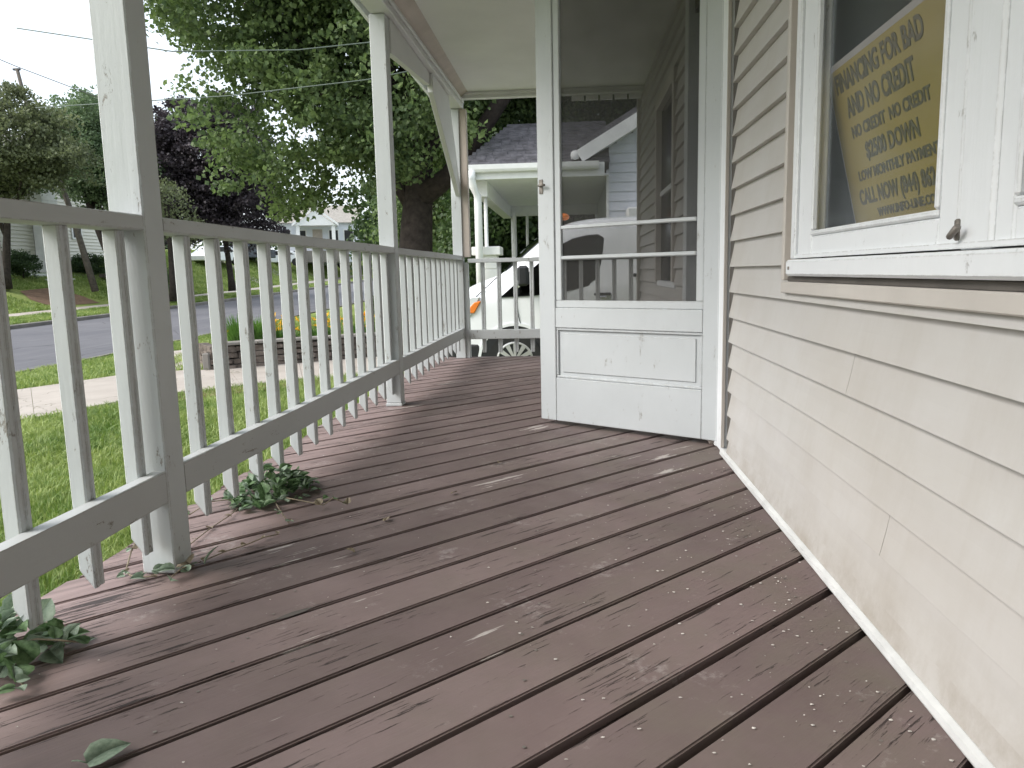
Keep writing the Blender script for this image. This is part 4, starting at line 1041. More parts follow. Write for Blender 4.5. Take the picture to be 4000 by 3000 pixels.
# soil of the bed
bm = bmesh.new(); NV = []
for i in range(13):
    for j in range(7):
        s, t_ = i/12*wl_, j/6*2.6
        NV.append(bm.verts.new((WA.x+ax.x*s-ax.y*(t_+0.12), WA.y+ax.y*s+ax.x*(t_+0.12), wz0+0.44-0.10*t_ - (0.3 if i in (0,) else 0)*0 + random.uniform(-.02, .02))))
for i in range(12):
    for j in range(6): bm.faces.new([NV[i*7+j], NV[(i+1)*7+j], NV[(i+1)*7+j+1], NV[i*7+j+1]])
tag(bm_finish('bed_soil', bm, 'bare_soil', None, True), 'raised soil bed behind the stacked-stone wall', kind='structure')
def bedpt(s, t_): return (WA.x+ax.x*s-ax.y*(t_+0.12), WA.y+ax.y*s+ax.x*(t_+0.12), wz0+0.42-0.10*t_)
def blades(name, P0, n, hgt, wid, lean, mat, parent=None, rad=0.1):
    """arching strap leaves as three-segment ribbons"""
    V = []; F = []
    for i in range(n):
        a = random.uniform(0, 2*math.pi); r = rad*math.sqrt(random.random()); h = hgt*random.uniform(0.6, 1.15); le = lean*h*random.uniform(0.3, 1.3); w = wid*random.uniform(0.7, 1.3)
        bx, by = P0[0]+r*math.cos(a), P0[1]+r*math.sin(a); a2 = a+random.uniform(-.7, .7); dx, dy = math.cos(a2), math.sin(a2)
        k0 = len(V)
        for t in (0, .35, .7, 1.0):
            z = P0[2]+h*(t-0.45*t*t*(le/h)); q = le*t*t; ww = w*(1-t**2.5)+0.001
            V.append((bx+dx*q-dy*ww, by+dy*q+dx*ww, z)); V.append((bx+dx*q+dy*ww, by+dy*q-dx*ww, z))
        for s in range(3): F.append((k0+2*s, k0+2*s+1, k0+2*s+3, k0+2*s+2))
    return obj(name, mesh_from(name, V, F, mat), parent)
def lily_flower():
    bm = bmesh.new()
    for k in range(6):
        a = math.pi/3*k; d = Vector((math.cos(a), math.sin(a), 0)); p = Vector((-d.y, d.x, 0))
        v = [bm.verts.new(q) for q in (Vector((0, 0, 0)), d*0.022+p*0.014+Vector((0, 0, .03)), d*0.052+p*0.008+Vector((0, 0, .045)), d*0.062+Vector((0, 0, .036)), d*0.052-p*0.008+Vector((0, 0, .045)), d*0.022-p*0.014+Vector((0, 0, .03)))]
        bm.faces.new(v)
    me = bpy.data.meshes.new('flower'); bm.to_mesh(me); bm.free(); me.materials.append(MATS['lily_petal']); return me
LILY = lily_flower()
def daylily(s, t_, nfl, label, hh=0.36):
    p = bedpt(s, t_); t = thing('daylily', label, 'plant', p, group='orange daylilies in the raised bed')
    blades('foliage', (0, 0, 0), 170, hh, 0.010, 0.75, 'daylily_leaf', t, 0.14)
    for k in range(nfl+4):
        a = random.uniform(0, 6.28); r = random.uniform(0.05, 0.30); h = hh*random.uniform(0.65, 1.35); q = (r*math.cos(a), r*math.sin(a), h)
        tube('stem', [(0.3*q[0], 0.3*q[1], 0), (0.6*q[0], 0.6*q[1], h*0.6), q], 0.004, 'daylily_leaf', t, 4)
        o = obj('flower', LILY, t, loc=q, rot=(random.uniform(-.9, .9), random.uniform(-.9, .9), a)); sc = random.uniform(0.8, 1.15); o.scale = (sc, sc, sc)
spots = [(1.15, .35, 6, 'daylily clump with orange flowers beside the tall reed grass'), (1.45, .8, 7, 'tallest daylily clump at the back of the raised bed'), (1.75, .3, 7, 'daylily clump with orange flowers over the middle of the stone wall'),
         (2.15, .7, 6, 'daylily clump set back in the right half of the raised bed'), (2.5, .3, 6, 'daylily clump near the right end of the stone wall'), (2.95, .7, 5, 'daylily clump farthest right, seen beside the middle post'), (3.3, .3, 5, 'daylily clump half hidden behind the middle post')]
for sp in spots: daylily(*sp)
for s, t_, n_, h_, lab in ((0.52, .45, 420, 0.56, 'tall green reed grass clump at the left of the raised bed'), (0.82, .40, 360, 0.52, 'dark green reed grass clump next to the first daylily')):
    p = bedpt(s, t_); t = thing('ornamental_grass', lab, 'plant', p, group='reed grass clumps in the raised bed'); blades('foliage', (0, 0, 0), n_, h_, 0.007, 0.35, 'reed_leaf', t, 0.17)
# two lilies standing alone nearer the street
for x, y, lab in ((-6.35, 13.5, 'lone orange lily at the far left of the stone wall'), (-6.0, 13.3, 'second lone orange lily beside the first, left of the wall')):
    z = zt(x, y); t = thing('daylily', lab, 'plant', (x, y, z), group='orange daylilies in the raised bed')
    blades('foliage', (0, 0, 0), 40, 0.34, 0.008, 0.5, 'daylily_leaf', t, 0.1)
    tube('stem', [(0, 0, 0), (0.02, 0, 0.42)], 0.004, 'daylily_leaf', t, 4); o = obj('flower', LILY, t, loc=(0.02, 0, 0.42), rot=(1.2, 0.3, 0)); o.scale = (1.7, 1.7, 1.7)
# shrub at the right of the bed
def shrub(name, label, lobes, ncl, per, size, mat, cat='shrub', group=None, spread=0.1, stem=True, base=None):
    t = thing(name, label, cat, group=group)
    crown(t, lobes, ncl, per, size, mat, spread=spread, shell=0.4, droop=0.2, flat=0.8, name='foliage')
    if stem:
        l = lobes[0]; b = base or (l[0], l[1], zt(l[0], l[1])-0.02)
        tube('stem', [b, (l[0], l[1], l[2])], [0.04*max(1, l[3]), 0.015*max(1, l[3])], 'bark', t, 6)
    return t
shrub('garden_shrub', 'dark leafy shrub behind the right end of the daylilies', [(-3.2, 14.4, 0.25, .6, .6, .55)], 130, 40, 0.06, 'dark_leaf', spread=0.12)

# ------------------------------------------------------------------ grass
def grass(name, label, n, xr, yr, h, w, mask, wy=1.0, bias=1.0):
    x = NP.uniform(xr[0], xr[1], n*2); u = NP.uniform(0, 1, n*2)**bias; y = yr[0]+(yr[1]-yr[0])*u
    keep = np.array([mask(a, b) for a, b in zip(x, y)]); x = x[keep][:n]; y = y[keep][:n]; n = len(x)
    z = np.array([zt(a, b) for a, b in zip(x, y)])
    patch = 0.65+0.5*np.sin(x*2.1+1.3*np.sin(y*1.7))*np.cos(y*1.9+x)
    hh = h*NP.uniform(0.4, 1.5, n)*(0.75+0.35*patch); a = NP.uniform(0, 2*np.pi, n); le = hh*NP.uniform(0.2, 1.2, n); ww = w*NP.uniform(0.7, 1.3, n)
    a2 = a+NP.uniform(-1, 1, n)
    v = np.empty((n, 5, 3), np.float32)
    dx, dy = np.cos(a2), np.sin(a2); px_, py_ = -np.sin(a), np.cos(a)
    v[:, 0] = np.stack([x-px_*ww, y-py_*ww, z-0.01], 1); v[:, 1] = np.stack([x+px_*ww, y+py_*ww, z-0.01], 1)
    v[:, 2] = np.stack([x-px_*ww*.8+dx*le*.35, y-py_*ww*.8+dy*le*.35, z+hh*.6], 1); v[:, 3] = np.stack([x+px_*ww*.8+dx*le*.35, y+py_*ww*.8+dy*le*.35, z+hh*.6], 1)
    v[:, 4] = np.stack([x+dx*le, y+dy*le, z+hh*0.85], 1)
    i = np.arange(n)*5
    tri = np.stack([i, i+1, i+3, i, i+3, i+2, i+2, i+3, i+4], 1).reshape(-1)
    me = bpy.data.meshes.new(name); me.vertices.add(n*5); me.vertices.foreach_set('co', v.reshape(-1)); me.loops.add(n*9); me.loops.foreach_set('vertex_index', tri.astype(np.int32))
    me.polygons.add(n*3); me.polygons.foreach_set('loop_start', (np.arange(n*3)*3).astype(np.int32)); me.polygons.foreach_set('loop_total', np.full(n*3, 3, np.int32))
    me.materials.append(MATS['grass_blade']); me.update(calc_edges=True)
    return tag(obj(name, me), label, kind='stuff')
def xw(y, line):
    # x of a walk polyline at y
    for a, b in zip(line, line[1:]):
        if a[1] <= y <= b[1]: return a[0]+(b[0]-a[0])*(y-a[1])/(b[1]-a[1])
    return line[0][0] if y < line[0][1] else line[-1][0]
def in_walk(x, y):
    if NEARW[0][1] < y < 13.4:
        xn, xf_ = xw(y, NEARW) if y < 11.1 else 0.0, xw(y, FARW) if y > 5.5 else -12
        if xf_-0.02 < x < xn: pass
        ok = (x < (xw(y, NEARW) if y < 11.1 else 9)) and (x > (xw(y, FARW) if y > 5.5 else -99))
        # FARW is left/up of NEARW: a point lies on the walk when it is past NEARW and not yet past FARW
        return ok
    return False
grass('near_lawn_grass', 'thick green lawn grass between the deck and the walk', 150000, (-6.2, -1.36), (0.4, 11.0), 0.075, 0.0032, lambda x, y: not (y > 3.2 and x < xw(y, NEARW)+0.03), bias=1.25)
grass('verge_grass', 'green verge grass between the walk and the kerb', 90000, (-9.7, -3.0), (5.5, 26.0), 0.085, 0.006, lambda x, y: (x > xnear(y)+0.25) and not in_walk(x, y) and not (y > 8 and y < 15.8 and x > -5.7-0.0 and (y-11.6) < (x+5.6)*0.9+3.0 and y < 16) and not (11.0 < y < 15.6 and -8.95-(-0.5)*(y-15.2)*-1 < x < -7.5) or False, bias=1.0)
grass('far_verge_grass', 'green verge grass between the far kerb and pavement', 60000, (-21.5, -19.3), (22, 60), 0.10, 0.012, lambda x, y: True)
grass('far_bank_grass', 'green bank grass rising beyond the far pavement', 120000, (-34, -23.0), (28, 75), 0.14, 0.018, lambda x, y: not (33 < y < 37.3 and x > -26.4))

strip('bare_ground', [(-5.15, 8.75), (-4.75, 9.25), (-4.2, 9.75), (-3.55, 10.25), (-2.6, 10.6)], [(-4.75, 8.45), (-4.4, 8.9), (-3.95, 9.35), (-3.3, 9.8), (-2.5, 10.2)], 'bare_soil', 'bare brown edge where the lawn meets the walk', dz=0.022, sub=3)
# ------------------------------------------------------------------ trees
mp = thing('maple_tree', 'big green maple tree beyond the porch with a thick dark trunk', 'tree')
cr1, cc = crown(mp, [(-6.3, 16, 6.9, 2.5, 2.8, 2.1), (-5.35, 16.0, 4.05, 2.1, 2.2, 1.85), (-6.05, 15.9, 3.0, 1.05, 1.0, 0.95), (-3.9, 15.8, 3.3, .9, .9, 1.0), (-2.3, 17, 8.0, 4.6, 4.2, 3.0), (-3.1, 14.6, 4.5, 1.9, 0.9, 1.75), (-2.9, 14.2, 3.35, 0.75, 0.5, 0.7), (-1.95, 14.3, 3.3, .5, .4, .5), (-3.5, 14.6, 2.9, .6, .5, .6), (-3.0, 18.6, 4.9, 3.2, 2.2, 2.0), (1.4, 18.5, 7.4, 4.0, 3.6, 2.7), (-4.6, 15.2, 8.4, 3.4, 3, 2.6), (-4.0, 16.6, 6.0, 3.0, 2.2, 2.0), (-1.6, 17.5, 5.6, 1.8, 1.5, 1.6)], 3000, 88, 0.115, 'maple_leaf', spread=0.32, shell=0.40)
limbs(mp, (-3.32, 15.9, -0.65), (-3.15, 16.1, 3.2), 0.45, [(-6.3, 16, 6.2), (-5.4, 16.2, 4.6), (-3.6, 17, 8.0), (-4.4, 16.5, 8.5), (-2.2, 17, 8.6), (-6.8, 16.0, 7.2), (-4.9, 17, 5.2), (-7.1, 16.6, 6.6)], 'bark')
tube('limb', [(-3.05, 16.0, 2.4), (-2.5, 15.9, 2.75), (-2.05, 15.85, 3.25), (-1.2, 15.8, 4.4), (-0.2, 16.3, 5.8), (1.2, 17.5, 7.5)], [0.24, 0.20, 0.175, 0.155, 0.12, 0.05], 'bark', mp, 10)
tree('background_tree', 'dark leafy tree directly behind the neighbour porch roof', [(-0.5, 26, 4.5, 3.6, 3, 4.2), (-1.0, 25, 2.0, 3.0, 2, 2.2)], 900, 80, 0.17, 'dark_leaf', (-0.5, 26, -.4), (-0.4, 26, 4), .3, 8, spread=.6, group='trees behind the neighbour house')
tree('background_tree', 'dark tall tree rising behind the neighbour gable', [(6.0, 28, 6.0, 4.2, 3.5, 5.5), (4, 26, 8, 3, 3, 3)], 700, 80, 0.22, 'dark_leaf', (6, 28, -.4), (6, 28, 5), .35, 8, spread=.65, group='trees behind the neighbour house')
tree('background_tree', 'mid green tree filling the gap right of the maple trunk', [(-4.2, 30, 3.6, 2.8, 2.6, 3.4), (-3.2, 28, 1.2, 1.8, 1.5, 1.6)], 700, 80, 0.16, 'maple_leaf', (-4.2, 30, -.4), (-4.2, 30, 3), .25, 8, spread=.55, group='trees behind the neighbour house')
tree('background_tree', 'low green tree behind the maple trunk near the street', [(-7.6, 36, 3.4, 2.4, 2.2, 2.4)], 220, 70, 0.24, 'dark_leaf', (-7.6, 36, -.2), (-7.6, 36, 3), .2, 6, spread=.5, group='trees behind the neighbour house')
tree('purple_tree', 'dark purple-leaved tree on the far verge', [(-20.4, 43, 7.6, 3.3, 3.2, 3.4), (-21.6, 42.5, 5.4, 2.7, 2.6, 2.2), (-18.5, 43.3, 5.0, 2.1, 2.2, 2.2)], 1100, 90, 0.17, 'purple_leaf', (-19.55, 43, .1), (-19.9, 43, 4.4), .19, 12, spread=.42)
tree('verge_tree', 'dark-trunked tree behind the nearest porch post', [(-19.5, 35.8, 4.6, 1.3, 1.3, 1.0), (-18.4, 36.2, 3.2, .8, .9, .6)], 70, 40, 0.14, 'olive_leaf', (-19.6, 36.5, -.25), (-19.5, 36.4, 5.0), .2, 5, spread=.5)
tree('olive_tree', 'olive-green spreading tree at the far left edge', [(-24.9, 33, 7.1, 2.5, 2.4, 2.2), (-26.9, 33.5, 5.2, 1.3, 1.6, 1.5), (-22.9, 33.2, 6.3, 1.5, 1.6, 1.1)], 420, 90, 0.15, 'olive_leaf', (-26.4, 34, 0.6), (-25.6, 33.6, 4.5), .2, 10, spread=.42)
tree('leaning_tree', 'green tree with a leaning dark trunk before the cream house', [(-26.0, 41, 8.3, 3.0, 3, 2.6), (-24.2, 40, 6.4, 2.2, 2.2, 1.8), (-28.6, 41.5, 7.4, 2.0, 2, 1.6)], 620, 90, 0.16, 'green_leaf', (-23.9, 39.5, .1), (-26.0, 40.2, 5.2), .30, 12, spread=.45)
tree('far_tree', 'grey-green tree beyond the house on the left', [(-36, 60, 9, 5, 4, 5)], 300, 80, 0.34, 'far_leaf', (-36, 60, 2), (-36, 60, 7), .3, 6, spread=.7)
shrub('house_shrub', 'round dark shrub in front of the cream house foundation', [(-28.1, 37.5, 1.75, .75, .75, .6)], 110, 50, 0.10, 'dark_leaf', spread=.15)
shrub('house_shrub', 'dark hedge shrub to the right of the white chimney', [(-28.5, 43.8, 1.75, 1.6, .8, .55)], 160, 50, 0.11, 'dark_leaf', spread=.16)
shrub('house_shrub', 'pale grey shrub at the left corner of the cream house', [(-28.0, 34.7, 2.1, 1.0, 1.0, 1.1)], 110, 50, 0.10, 'far_leaf', spread=.2)
shrub('bank_shrub', 'pale shrub at the foot of the dark verge tree', [(-20.6, 38.2, .7, .8, .8, .9)], 90, 40, 0.10, 'far_leaf', spread=.2)
# far treeline
lob = []
for x in np.arange(-110, 60, 6.5): lob.append((x+random.uniform(-2, 2), 118+random.uniform(-6, 6)+abs(x)*0.05, 4.6+random.uniform(-.8, 1.2), 4.8, 4, 3.6+random.uniform(-.6, .9)))
t_ = bpy.data.objects.new('treeline', None)
o, _c = crown(None, lob, 1500, 45, 0.75, 'far_leaf', spread=1.1, name='treeline'); tag(o, 'distant green tree line closing the view down the street', kind='stuff')

# ------------------------------------------------------------------ houses across the street
ch = thing('cream_house', 'cream clapboard house with a white chimney across the street', 'house')
hx = -31.0; hz = 1.35
for k in range(26):
    z0 = hz+0.95+0.21*k; sweep('clapboard', [(hx, z0), (hx-0.055, z0+0.21), (hx-0.08, z0+0.21), (hx-0.08, z0)], 33.5, 51.0, 'cream_clapboard', ch, axis='y')
for (a, b) in ((33.5, 51.0),): box('foundation', (hx-6, a, hz-1.2), (hx+0.02, b, hz+0.95), 'white_block', ch, 0.01)
box('wall', (hx-6, 33.5, hz+0.95), (hx-0.09, 51, hz+6.4), 'cream_clapboard', ch, 0)
sweep('roof', [(hx+0.5, hz+6.3), (hx-3, hz+8.6), (hx-6.5, hz+6.3)], 33, 51.5, 'shingle_tan', ch, axis='y')
for wy, wz in ((38.55, hz+2.2), (36.0, hz+2.2), (46.5, hz+2.2)):
    w = box('window', (hx-0.02, wy-0.5, wz-0.1), (hx+0.05, wy+0.5, wz+1.75), 'neighbour_trim', ch, 0.01)
    box('pane', (hx+0.051, wy-0.38, wz+0.02), (hx+0.058, wy+0.38, wz+0.78), 'black_plastic', w, 0); box('pane', (hx+0.051, wy-0.38, wz+0.86), (hx+0.058, wy+0.38, wz+1.62), 'black_plastic', w, 0)
cm = box('chimney', (hx+0.02, 42.55, hz-0.6), (hx+0.7, 43.9, hz+7.5), 'white_block', ch, 0.02)
for k in range(19): box('brick_course', (hx+0.7, 42.53+0.01*(k % 2), hz-0.5+0.26*k), (hx+0.73, 43.92-0.01*(k % 2), hz-0.5+0.26*k+0.23), 'white_block', cm, 0.01)
box('porch_step', (-28.6, 38.6, hz-0.75), (-27.4, 40.6, hz-0.35), 'white_block', ch, 0.02); box('porch_step', (-29.8, 38.6, hz-0.75), (-28.61, 40.6, hz-0.05), 'white_block', ch, 0.02)
bwl = thing('block_wall', 'dark low stone wall right of the white chimney', 'wall')
for k in range(9):
    for r_ in range(3):
        box('stone', (-27.3, 42.6+0.62*k+0.3*(r_ % 2), hz-0.75+0.22*r_), (-26.95, 42.6+0.62*k+0.3*(r_ % 2)+0.60, hz-0.75+0.22*r_+0.205), 'wall_stone', bwl, 0.02)

def bungalow(x, y, z, rot, label, roofm, s=1.0):
    t = thing('bungalow', label, 'house', (x, y, z), rot, group='small bungalows up the street')
    W, D, H = 7.5*s, 8*s, 2.7*s
    box('wall', (-W/2, 0, -1), (W/2, D, H), 'neighbour_clapboard', t, 0)
    sweep('roof', [(-0.5, H), (D/2, H+2.0*s), (D+0.5, H)], -W/2-0.4, W/2+0.4, roofm, t, axis='x')
    # gabled entrance porch in the middle of the front
    g = sweep('porch_gable', [(-1.9, H-0.35), (0, H+1.05), (1.9, H-0.35)], -2.2, 0.0, 'neighbour_trim', t, axis='y')
    for sx in (-1, 1):
        a = Vector((sx*2.1, H-0.42)); b = Vector((0, H+1.18))
        sweep('rake', [tuple(a), tuple(b), (b.x, b.y+0.22), (a.x, a.y+0.22)], -2.35, -2.05, 'neighbour_trim', g, axis='y')
        box('column', (sx*1.6-0.16, -2.1, 0), (sx*1.6+0.16, -1.8, H-0.35), 'neighbour_trim', t)
    box('porch_floor', (-2.1, -2.3, -1), (2.1, 0, 0.05), 'kerb_concrete', t)
    box('door', (-0.45, -0.05, 0.06), (0.45, -0.01, 2.1), 'frieze_paint', t)
    for wx in (-2.9, -1.5, 1.5, 2.9):
        w = box('window', (wx-0.5, -0.06, 0.8), (wx+0.5, -0.01, 2.1), 'neighbour_trim', t); box('pane', (wx-0.4, -0.07, 0.9), (wx+0.4, -0.061, 2.0), 'black_plastic', w, 0)
    return t
bungalow(-24.0, 72.0, 3.15, 0.25, 'small bungalow with a white gabled entrance porch under the maple', 'shingle_tan')
bungalow(-23.6, 84.0, 3.55, 0.25, 'farther bungalow with a grey-green roof beside the gabled one', 'shingle_green', 0.9)
gr = thing('garage', 'white garage right of the bungalows up the street', 'garage', (-22.6, 96, 3.8), 0.2)
box('wall', (-2, 0, -1), (2.6, 5, 2.5), 'neighbour_clapboard', gr, 0); sweep('roof', [(-2.3, 2.5), (0.3, 3.9), (2.9, 2.5)], -0.3, 5.3, 'shingle_green', gr, axis='y'); box('garage_door', (-1.3, -0.06, 0), (1.9, -0.01, 2.1), 'neighbour_trim', gr)
def car(x, y, z, rot, mat, label, kind='car'):
    t = thing('parked_'+('truck' if kind == 'truck' else 'car'), label, kind, (x, y, z), rot, group='vehicles parked up the far bank')
    if kind == 'truck': pr = [(-2.4, .35), (-2.4, .95), (-1.3, 1.05), (-0.7, 1.65), (0.5, 1.68), (0.7, 1.05), (2.5, 1.05), (2.5, .35)]
    else: pr = [(-2.1, .3), (-2.15, .7), (-1.2, .9), (-0.5, 1.38), (0.8, 1.40), (1.6, .98), (2.1, .9), (2.15, .3)]
    b = sweep('body', pr, -0.85, 0.85, mat, t, axis='y', bev=0.06)
    gl = [(-1.1, .95), (-0.5, 1.30), (0.7, 1.32), (1.3, .98)] if kind == 'car' else [(-1.2, 1.08), (-0.65, 1.55), (0.42, 1.57), (0.55, 1.08)]
    sweep('side_glass', gl, -0.86, 0.86, 'black_plastic', t, axis='y')
    for wx in (-1.4, 1.4):
        for wy in (-0.86, 0.70): tube('wheel', [(wx, wy, .33), (wx, wy+0.18, .33)], .33, 'rubber', t, 16, False)
    return t
for a in ((-26.6, 55.8, 1.85, 'van_white', 'white car parked on the bank beside the dark verge trunk', 'car', 1.4), (-26.8, 62.5, 2.1, 'car_dark', 'dark pickup truck parked up the far bank', 'truck', 1.3), (-26.0, 67.5, 2.1, 'van_white', 'white car parked below the gabled bungalow', 'car', 0.2),
          (-25.0, 78, 2.45, 'van_white', 'farther white car parked right of the gabled bungalow', 'car', 0.1)):
    car(a[0], a[1], zt(a[0], a[1])+0.03, a[6], a[3], a[4], a[5])

# ------------------------------------------------------------------ pole and wires
pl = thing('utility_pole', 'leaning bare grey pole holding a wire against the white sky', 'pole', (-20.3, 30, 0))
pl.location = (-24.7, 36.5, 0); pl.scale = (1.15, 1.15, 1.08)
tube('shaft', [(0.9, 0, 0.3), (0.25, 0, 3.6), (-0.15, 0, 5.2), (-1.05, 0, 7.9), (-1.35, 0, 8.9), (-1.55, 0, 10.2)], [0.15, 0.12, 0.10, 0.085, 0.08, 0.07], 'bark_grey', pl, 8)
box('insulator', (-1.72, -0.05, 10.14), (-1.42, 0.05, 10.22), 'wire', pl)
def wire(pts, r, label, mat='wire'): return tag(tube('overhead_wire', pts, r, mat, None, 6), label, 'wire', 'overhead wires')
wire([(-35, 36.5, 15), (-31, 36.5, 13.1), (-26.5, 36.5, 11.13), (-24.3, 36.5, 10.25), (-20.7, 36.5, 8.8), (-14, 37, 7.2)], 0.022, 'thin dark wire slanting down across the white sky on the left')
wire([(-9.5, 13.2, 5.15), (-6.7, 13.1, 4.62), (-4.5, 13.0, 4.52), (-2.8, 12.9, 4.58), (-0.5, 12.8, 4.9)], 0.010, 'upper pale cable crossing in front of the maple leaves', 'pale_wire')
wire([(-12.0, 17, 4.7), (-6.0, 13.6, 3.98), (-3.4, 13.2, 4.05), (-0.6, 12.6, 4.3)], 0.010, 'lower pale cable crossing in front of the maple leaves', 'pale_wire')

# ------------------------------------------------------------------ vines, leaves and chips on the deck
def leaf_mesh(mat, w=0.82, cup=0.22):
    bm = bmesh.new(); mid = []; lft = []; rgt = []
    prof = [(0, 0.0), (0.05, 0.62), (0.25, 1.0), (0.5, 0.95), (0.78, 0.58), (1.0, 0.0)]
    for t, ww in prof:
        z = 0.10*math.sin(t*3.0)
        mid.append(bm.verts.new((t, 0, z)))
        if ww > 0: lft.append(bm.verts.new((t-0.05, w*0.5*ww, z+cup*0.3*ww))); rgt.append(bm.verts.new((t-0.05, -w*0.5*ww, z+cup*0.3*ww)))
    for side in (lft, rgt):
        bm.faces.new([mid[0], mid[1], side[0]])
        for i in range(len(side)-1): bm.faces.new([mid[i+1], mid[i+2], side[i+1], side[i]])
        bm.faces.new([mid[-2], mid[-1], side[-1]])
    me = bpy.data.meshes.new('leaf'); bm.to_mesh(me); bm.free(); me.materials.append(MATS[mat]); me.polygons.foreach_set('use_smooth', [True]*len(me.polygons)); return me
LF = {m: [leaf_mesh(m, 0.72+0.12*i, 0.15+0.2*i) for i in range(3)] for m in ('vine_leaf_grey', 'vine_leaf_green', 'dry_leaf')}
def leaf(parent, p, size, mat, tilt=0.8, name='leaf'):
    o = obj(name, random.choice(LF[mat]), parent, loc=p, rot=(random.uniform(-tilt, tilt), random.uniform(-tilt, tilt*0.4), random.uniform(0, 6.28)))
    s = size*random.uniform(0.75, 1.25); o.scale = (s, s, s); return o
def clump(label, c, rad, hgt, n, size, mats, tails, loc_z=0.0, stretch=(1, 1)):
    t = thing('vine_clump', label, 'vine', (c[0], c[1], loc_z), group='cut vines lying on the deck edge')
    for i in range(n):
        a = random.uniform(0, 6.28); r = rad*math.sqrt(random.random()); x, y = r*math.cos(a)*stretch[0], r*math.sin(a)*stretch[1]
        h = hgt*(1-(r/rad)**1.5)*random.random()+0.006
        leaf(t, (x, y, h), size, random.choice(mats))
    for q in tails:
        tube('stem', [(p[0]-c[0], p[1]-c[1], p[2]) for p in q], 0.0022, 'dry_leaf', t, 5)
        for p in q[1:]:
            for _ in range(2): leaf(t, (p[0]-c[0]+random.uniform(-.015, .015), p[1]-c[1]+random.uniform(-.015, .015), p[2]+0.004), size*0.6, random.choice(['dry_leaf']+mats), 0.6)
    return t
clump('large heap of cut vine on the deck under the second railing run', (-1.09, 2.60), 0.16, 0.11, 190, 0.042, ['vine_leaf_green', 'vine_leaf_green', 'vine_leaf_grey'],
      [[(-1.0, 2.5, .02), (-0.93, 2.44, .03), (-0.84, 2.42, .02), (-0.80, 2.40, .05), (-0.76, 2.43, .02)], [(-1.15, 2.5, .02), (-1.24, 2.42, .03), (-1.27, 2.34, .01)], [(-1.02, 2.45, .02), (-0.95, 2.33, .02), (-0.90, 2.26, .01)]], stretch=(0.85, 1.15))
clump('wilted grey-green vine at the left edge of the picture', (-1.185, 1.395), 0.115, 0.11, 70, 0.052, ['vine_leaf_grey', 'vine_leaf_grey', 'vine_leaf_green'],
      [[(-1.14, 1.38, .05), (-1.10, 1.385, .06), (-1.06, 1.40, .05), (-1.02, 1.43, .03)], [(-1.12, 1.33, .03), (-1.08, 1.30, .02), (-1.05, 1.28, .015)]], stretch=(0.9, 1.2))
clump('ring of small vine leaves round the foot of the nearest post', (-1.11, 1.84), 0.03, 0.02, 2, 0.03, ['vine_leaf_grey'],
      [[(-1.20, 1.95, .10), (-1.205, 1.90, .05), (-1.20, 1.86, .012), (-1.17, 1.83, .012), (-1.13, 1.82, .012), (-1.09, 1.82, .015)], [(-1.055, 1.83, .01), (-1.03, 1.84, .03), (-1.02, 1.88, .02)]])
ft = thing('vine_sprig', 'curled grey-green leaves at the inner corner of the nearest post', 'vine', (-1.045, 1.83, 0), group='cut vines lying on the deck edge')
for p, s in (((0, 0, .03), .045), ((0.0, -.02, .012), .04), ((.03, .01, .02), .045), ((.05, .06, .02), .05), ((.02, .04, .03), .045)): leaf(ft, p, s, random.choice(['vine_leaf_grey', 'dry_leaf']), .7)
vn = thing('vine_sprig', 'thin dry vine trailing across the boards right of the nearest post', 'vine', (0, 0, 0), group='cut vines lying on the deck edge')
for pts in ([(-1.03, 1.95, .006), (-0.99, 2.01, .012), (-0.965, 2.07, .006), (-0.93, 2.13, .01), (-0.90, 2.17, .006)], [(-1.13, 2.02, .006), (-1.13, 2.12, .01), (-1.14, 2.22, .006), (-1.13, 2.33, .01), (-1.14, 2.45, .006)]):
    tube('stem', pts, 0.0018, 'dry_leaf', vn, 5)
    for p in pts:
        leaf(vn, (p[0]+random.uniform(-.01, .01), p[1], .008), 0.022, 'dry_leaf', .4)
lf = thing('fallen_leaf', 'single pale green curled leaf on the boards at bottom left', 'leaf', (-0.765, 1.085, 0.004), 0.3)
o = obj('blade', leaf_mesh('vine_leaf_grey', 0.85, 0.3), lf, loc=(-0.03, 0, 0.003), rot=(0.15, -0.05, 0.5)); o.scale = (.068, .068, .068)
tube('stalk', [(-0.03, 0, 0.004), (-0.045, 0.005, 0.007), (-0.055, 0.012, 0.003)], 0.0012, 'vine_leaf_grey', lf, 5)
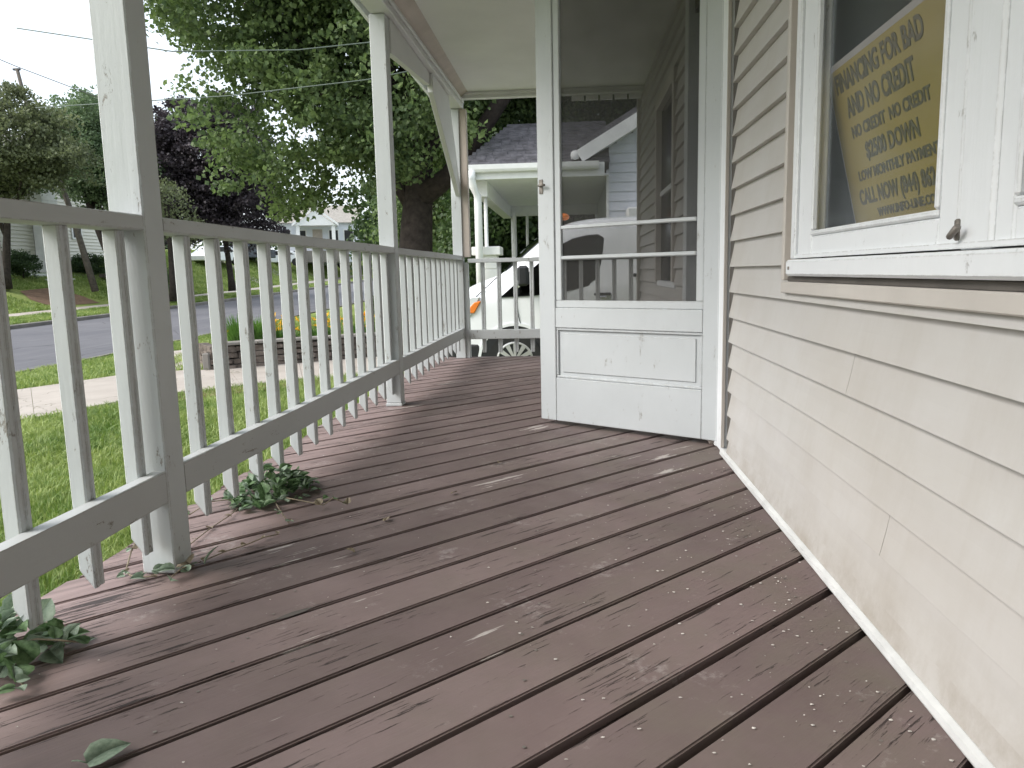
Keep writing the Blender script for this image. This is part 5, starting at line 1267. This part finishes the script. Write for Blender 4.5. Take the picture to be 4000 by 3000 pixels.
for (x, y), lab in (((-0.62, 2.02), 'crumpled dry leaf scrap beside the flaked boards'), ((-0.42, 2.62), 'crumpled dry leaf scrap in the middle of the deck'), ((-0.30, 3.05), 'small dry leaf near the open door'), ((-0.60, 2.30), 'small dry leaf between the vine heap and the door')):
    t = thing('dry_leaf_scrap', lab, 'leaf', (x, y, 0.003), group='dry leaf scraps on the deck'); leaf(t, (0, 0, .003), .032, 'dry_leaf', .4, 'blade')
# paint chips and grit
V = []; F = []
for i in range(520):
    if random.random() < 0.6: x = 0.60-abs(random.gauss(0, 0.28)); y = random.uniform(0.9, 3.0)
    else: x = random.uniform(-1.2, 0.6); y = random.uniform(1.0, 4.5)
    if x < -1.25: continue
    fr = (((y-x)/S2-1.4655)/PITCH) % 1.0
    if fr < 0.10 or fr > 0.90: continue
    s = random.choice((0.0012, 0.0018, 0.0026, 0.004)); a = random.uniform(0, 6.28); el = random.uniform(0.3, 1.0); k0 = len(V)
    for q in range(5):
        b = a+q*1.2566+random.uniform(-.3, .3); V.append((x+s*math.cos(b), y+s*el*math.sin(b), 0.0012+random.uniform(0, .0012)))
    V.append((x, y, 0.0030))
    for q in range(5): F.append((k0+q, k0+(q+1) % 5, k0+5))
tag(obj('paint_chips', mesh_from('paint_chips', V, F, 'chip')), 'pale paint chips and grit scattered on the boards', kind='stuff')

# nail heads in pairs where the boards cross the joists, and one splintered knot hole
V = []; F = []
for xj in (-1.30, -0.72, -0.10, 0.52):
    c = 1.4655-PITCH*12
    while c < 5.2:
        for dc in (0.035, 0.118):
            cc_ = c+dc+random.uniform(-.008, .008); x = xj+random.uniform(-.02, .02); y = x+S2*cc_
            if 0.8 < y < 7.0:
                k0 = len(V); rr_ = 0.0036
                for q in range(7): V.append((x+rr_*math.cos(q*0.8976), y+rr_*math.sin(q*0.8976), 0.0006))
                F.append(tuple(range(k0, k0+7)))
        c += PITCH
tag(obj('nail_heads', mesh_from('nail_heads', V, F, 'latch_metal'), deck), kind='stuff')
kh = bmesh.new(); pts = [(-0.050, 0), (-0.03, 0.008), (0.0, 0.013), (0.028, 0.010), (0.052, 0.002), (0.02, -0.006), (-0.02, -0.007)]
kv = [kh.verts.new((p[0], p[1], 0)) for p in pts]; kh.faces.new(kv)
bm_finish('knot_hole', kh, 'channel_dark', deck, loc=(-0.655, 1.640, 0.0012), rot=(0, 0, math.pi/4))
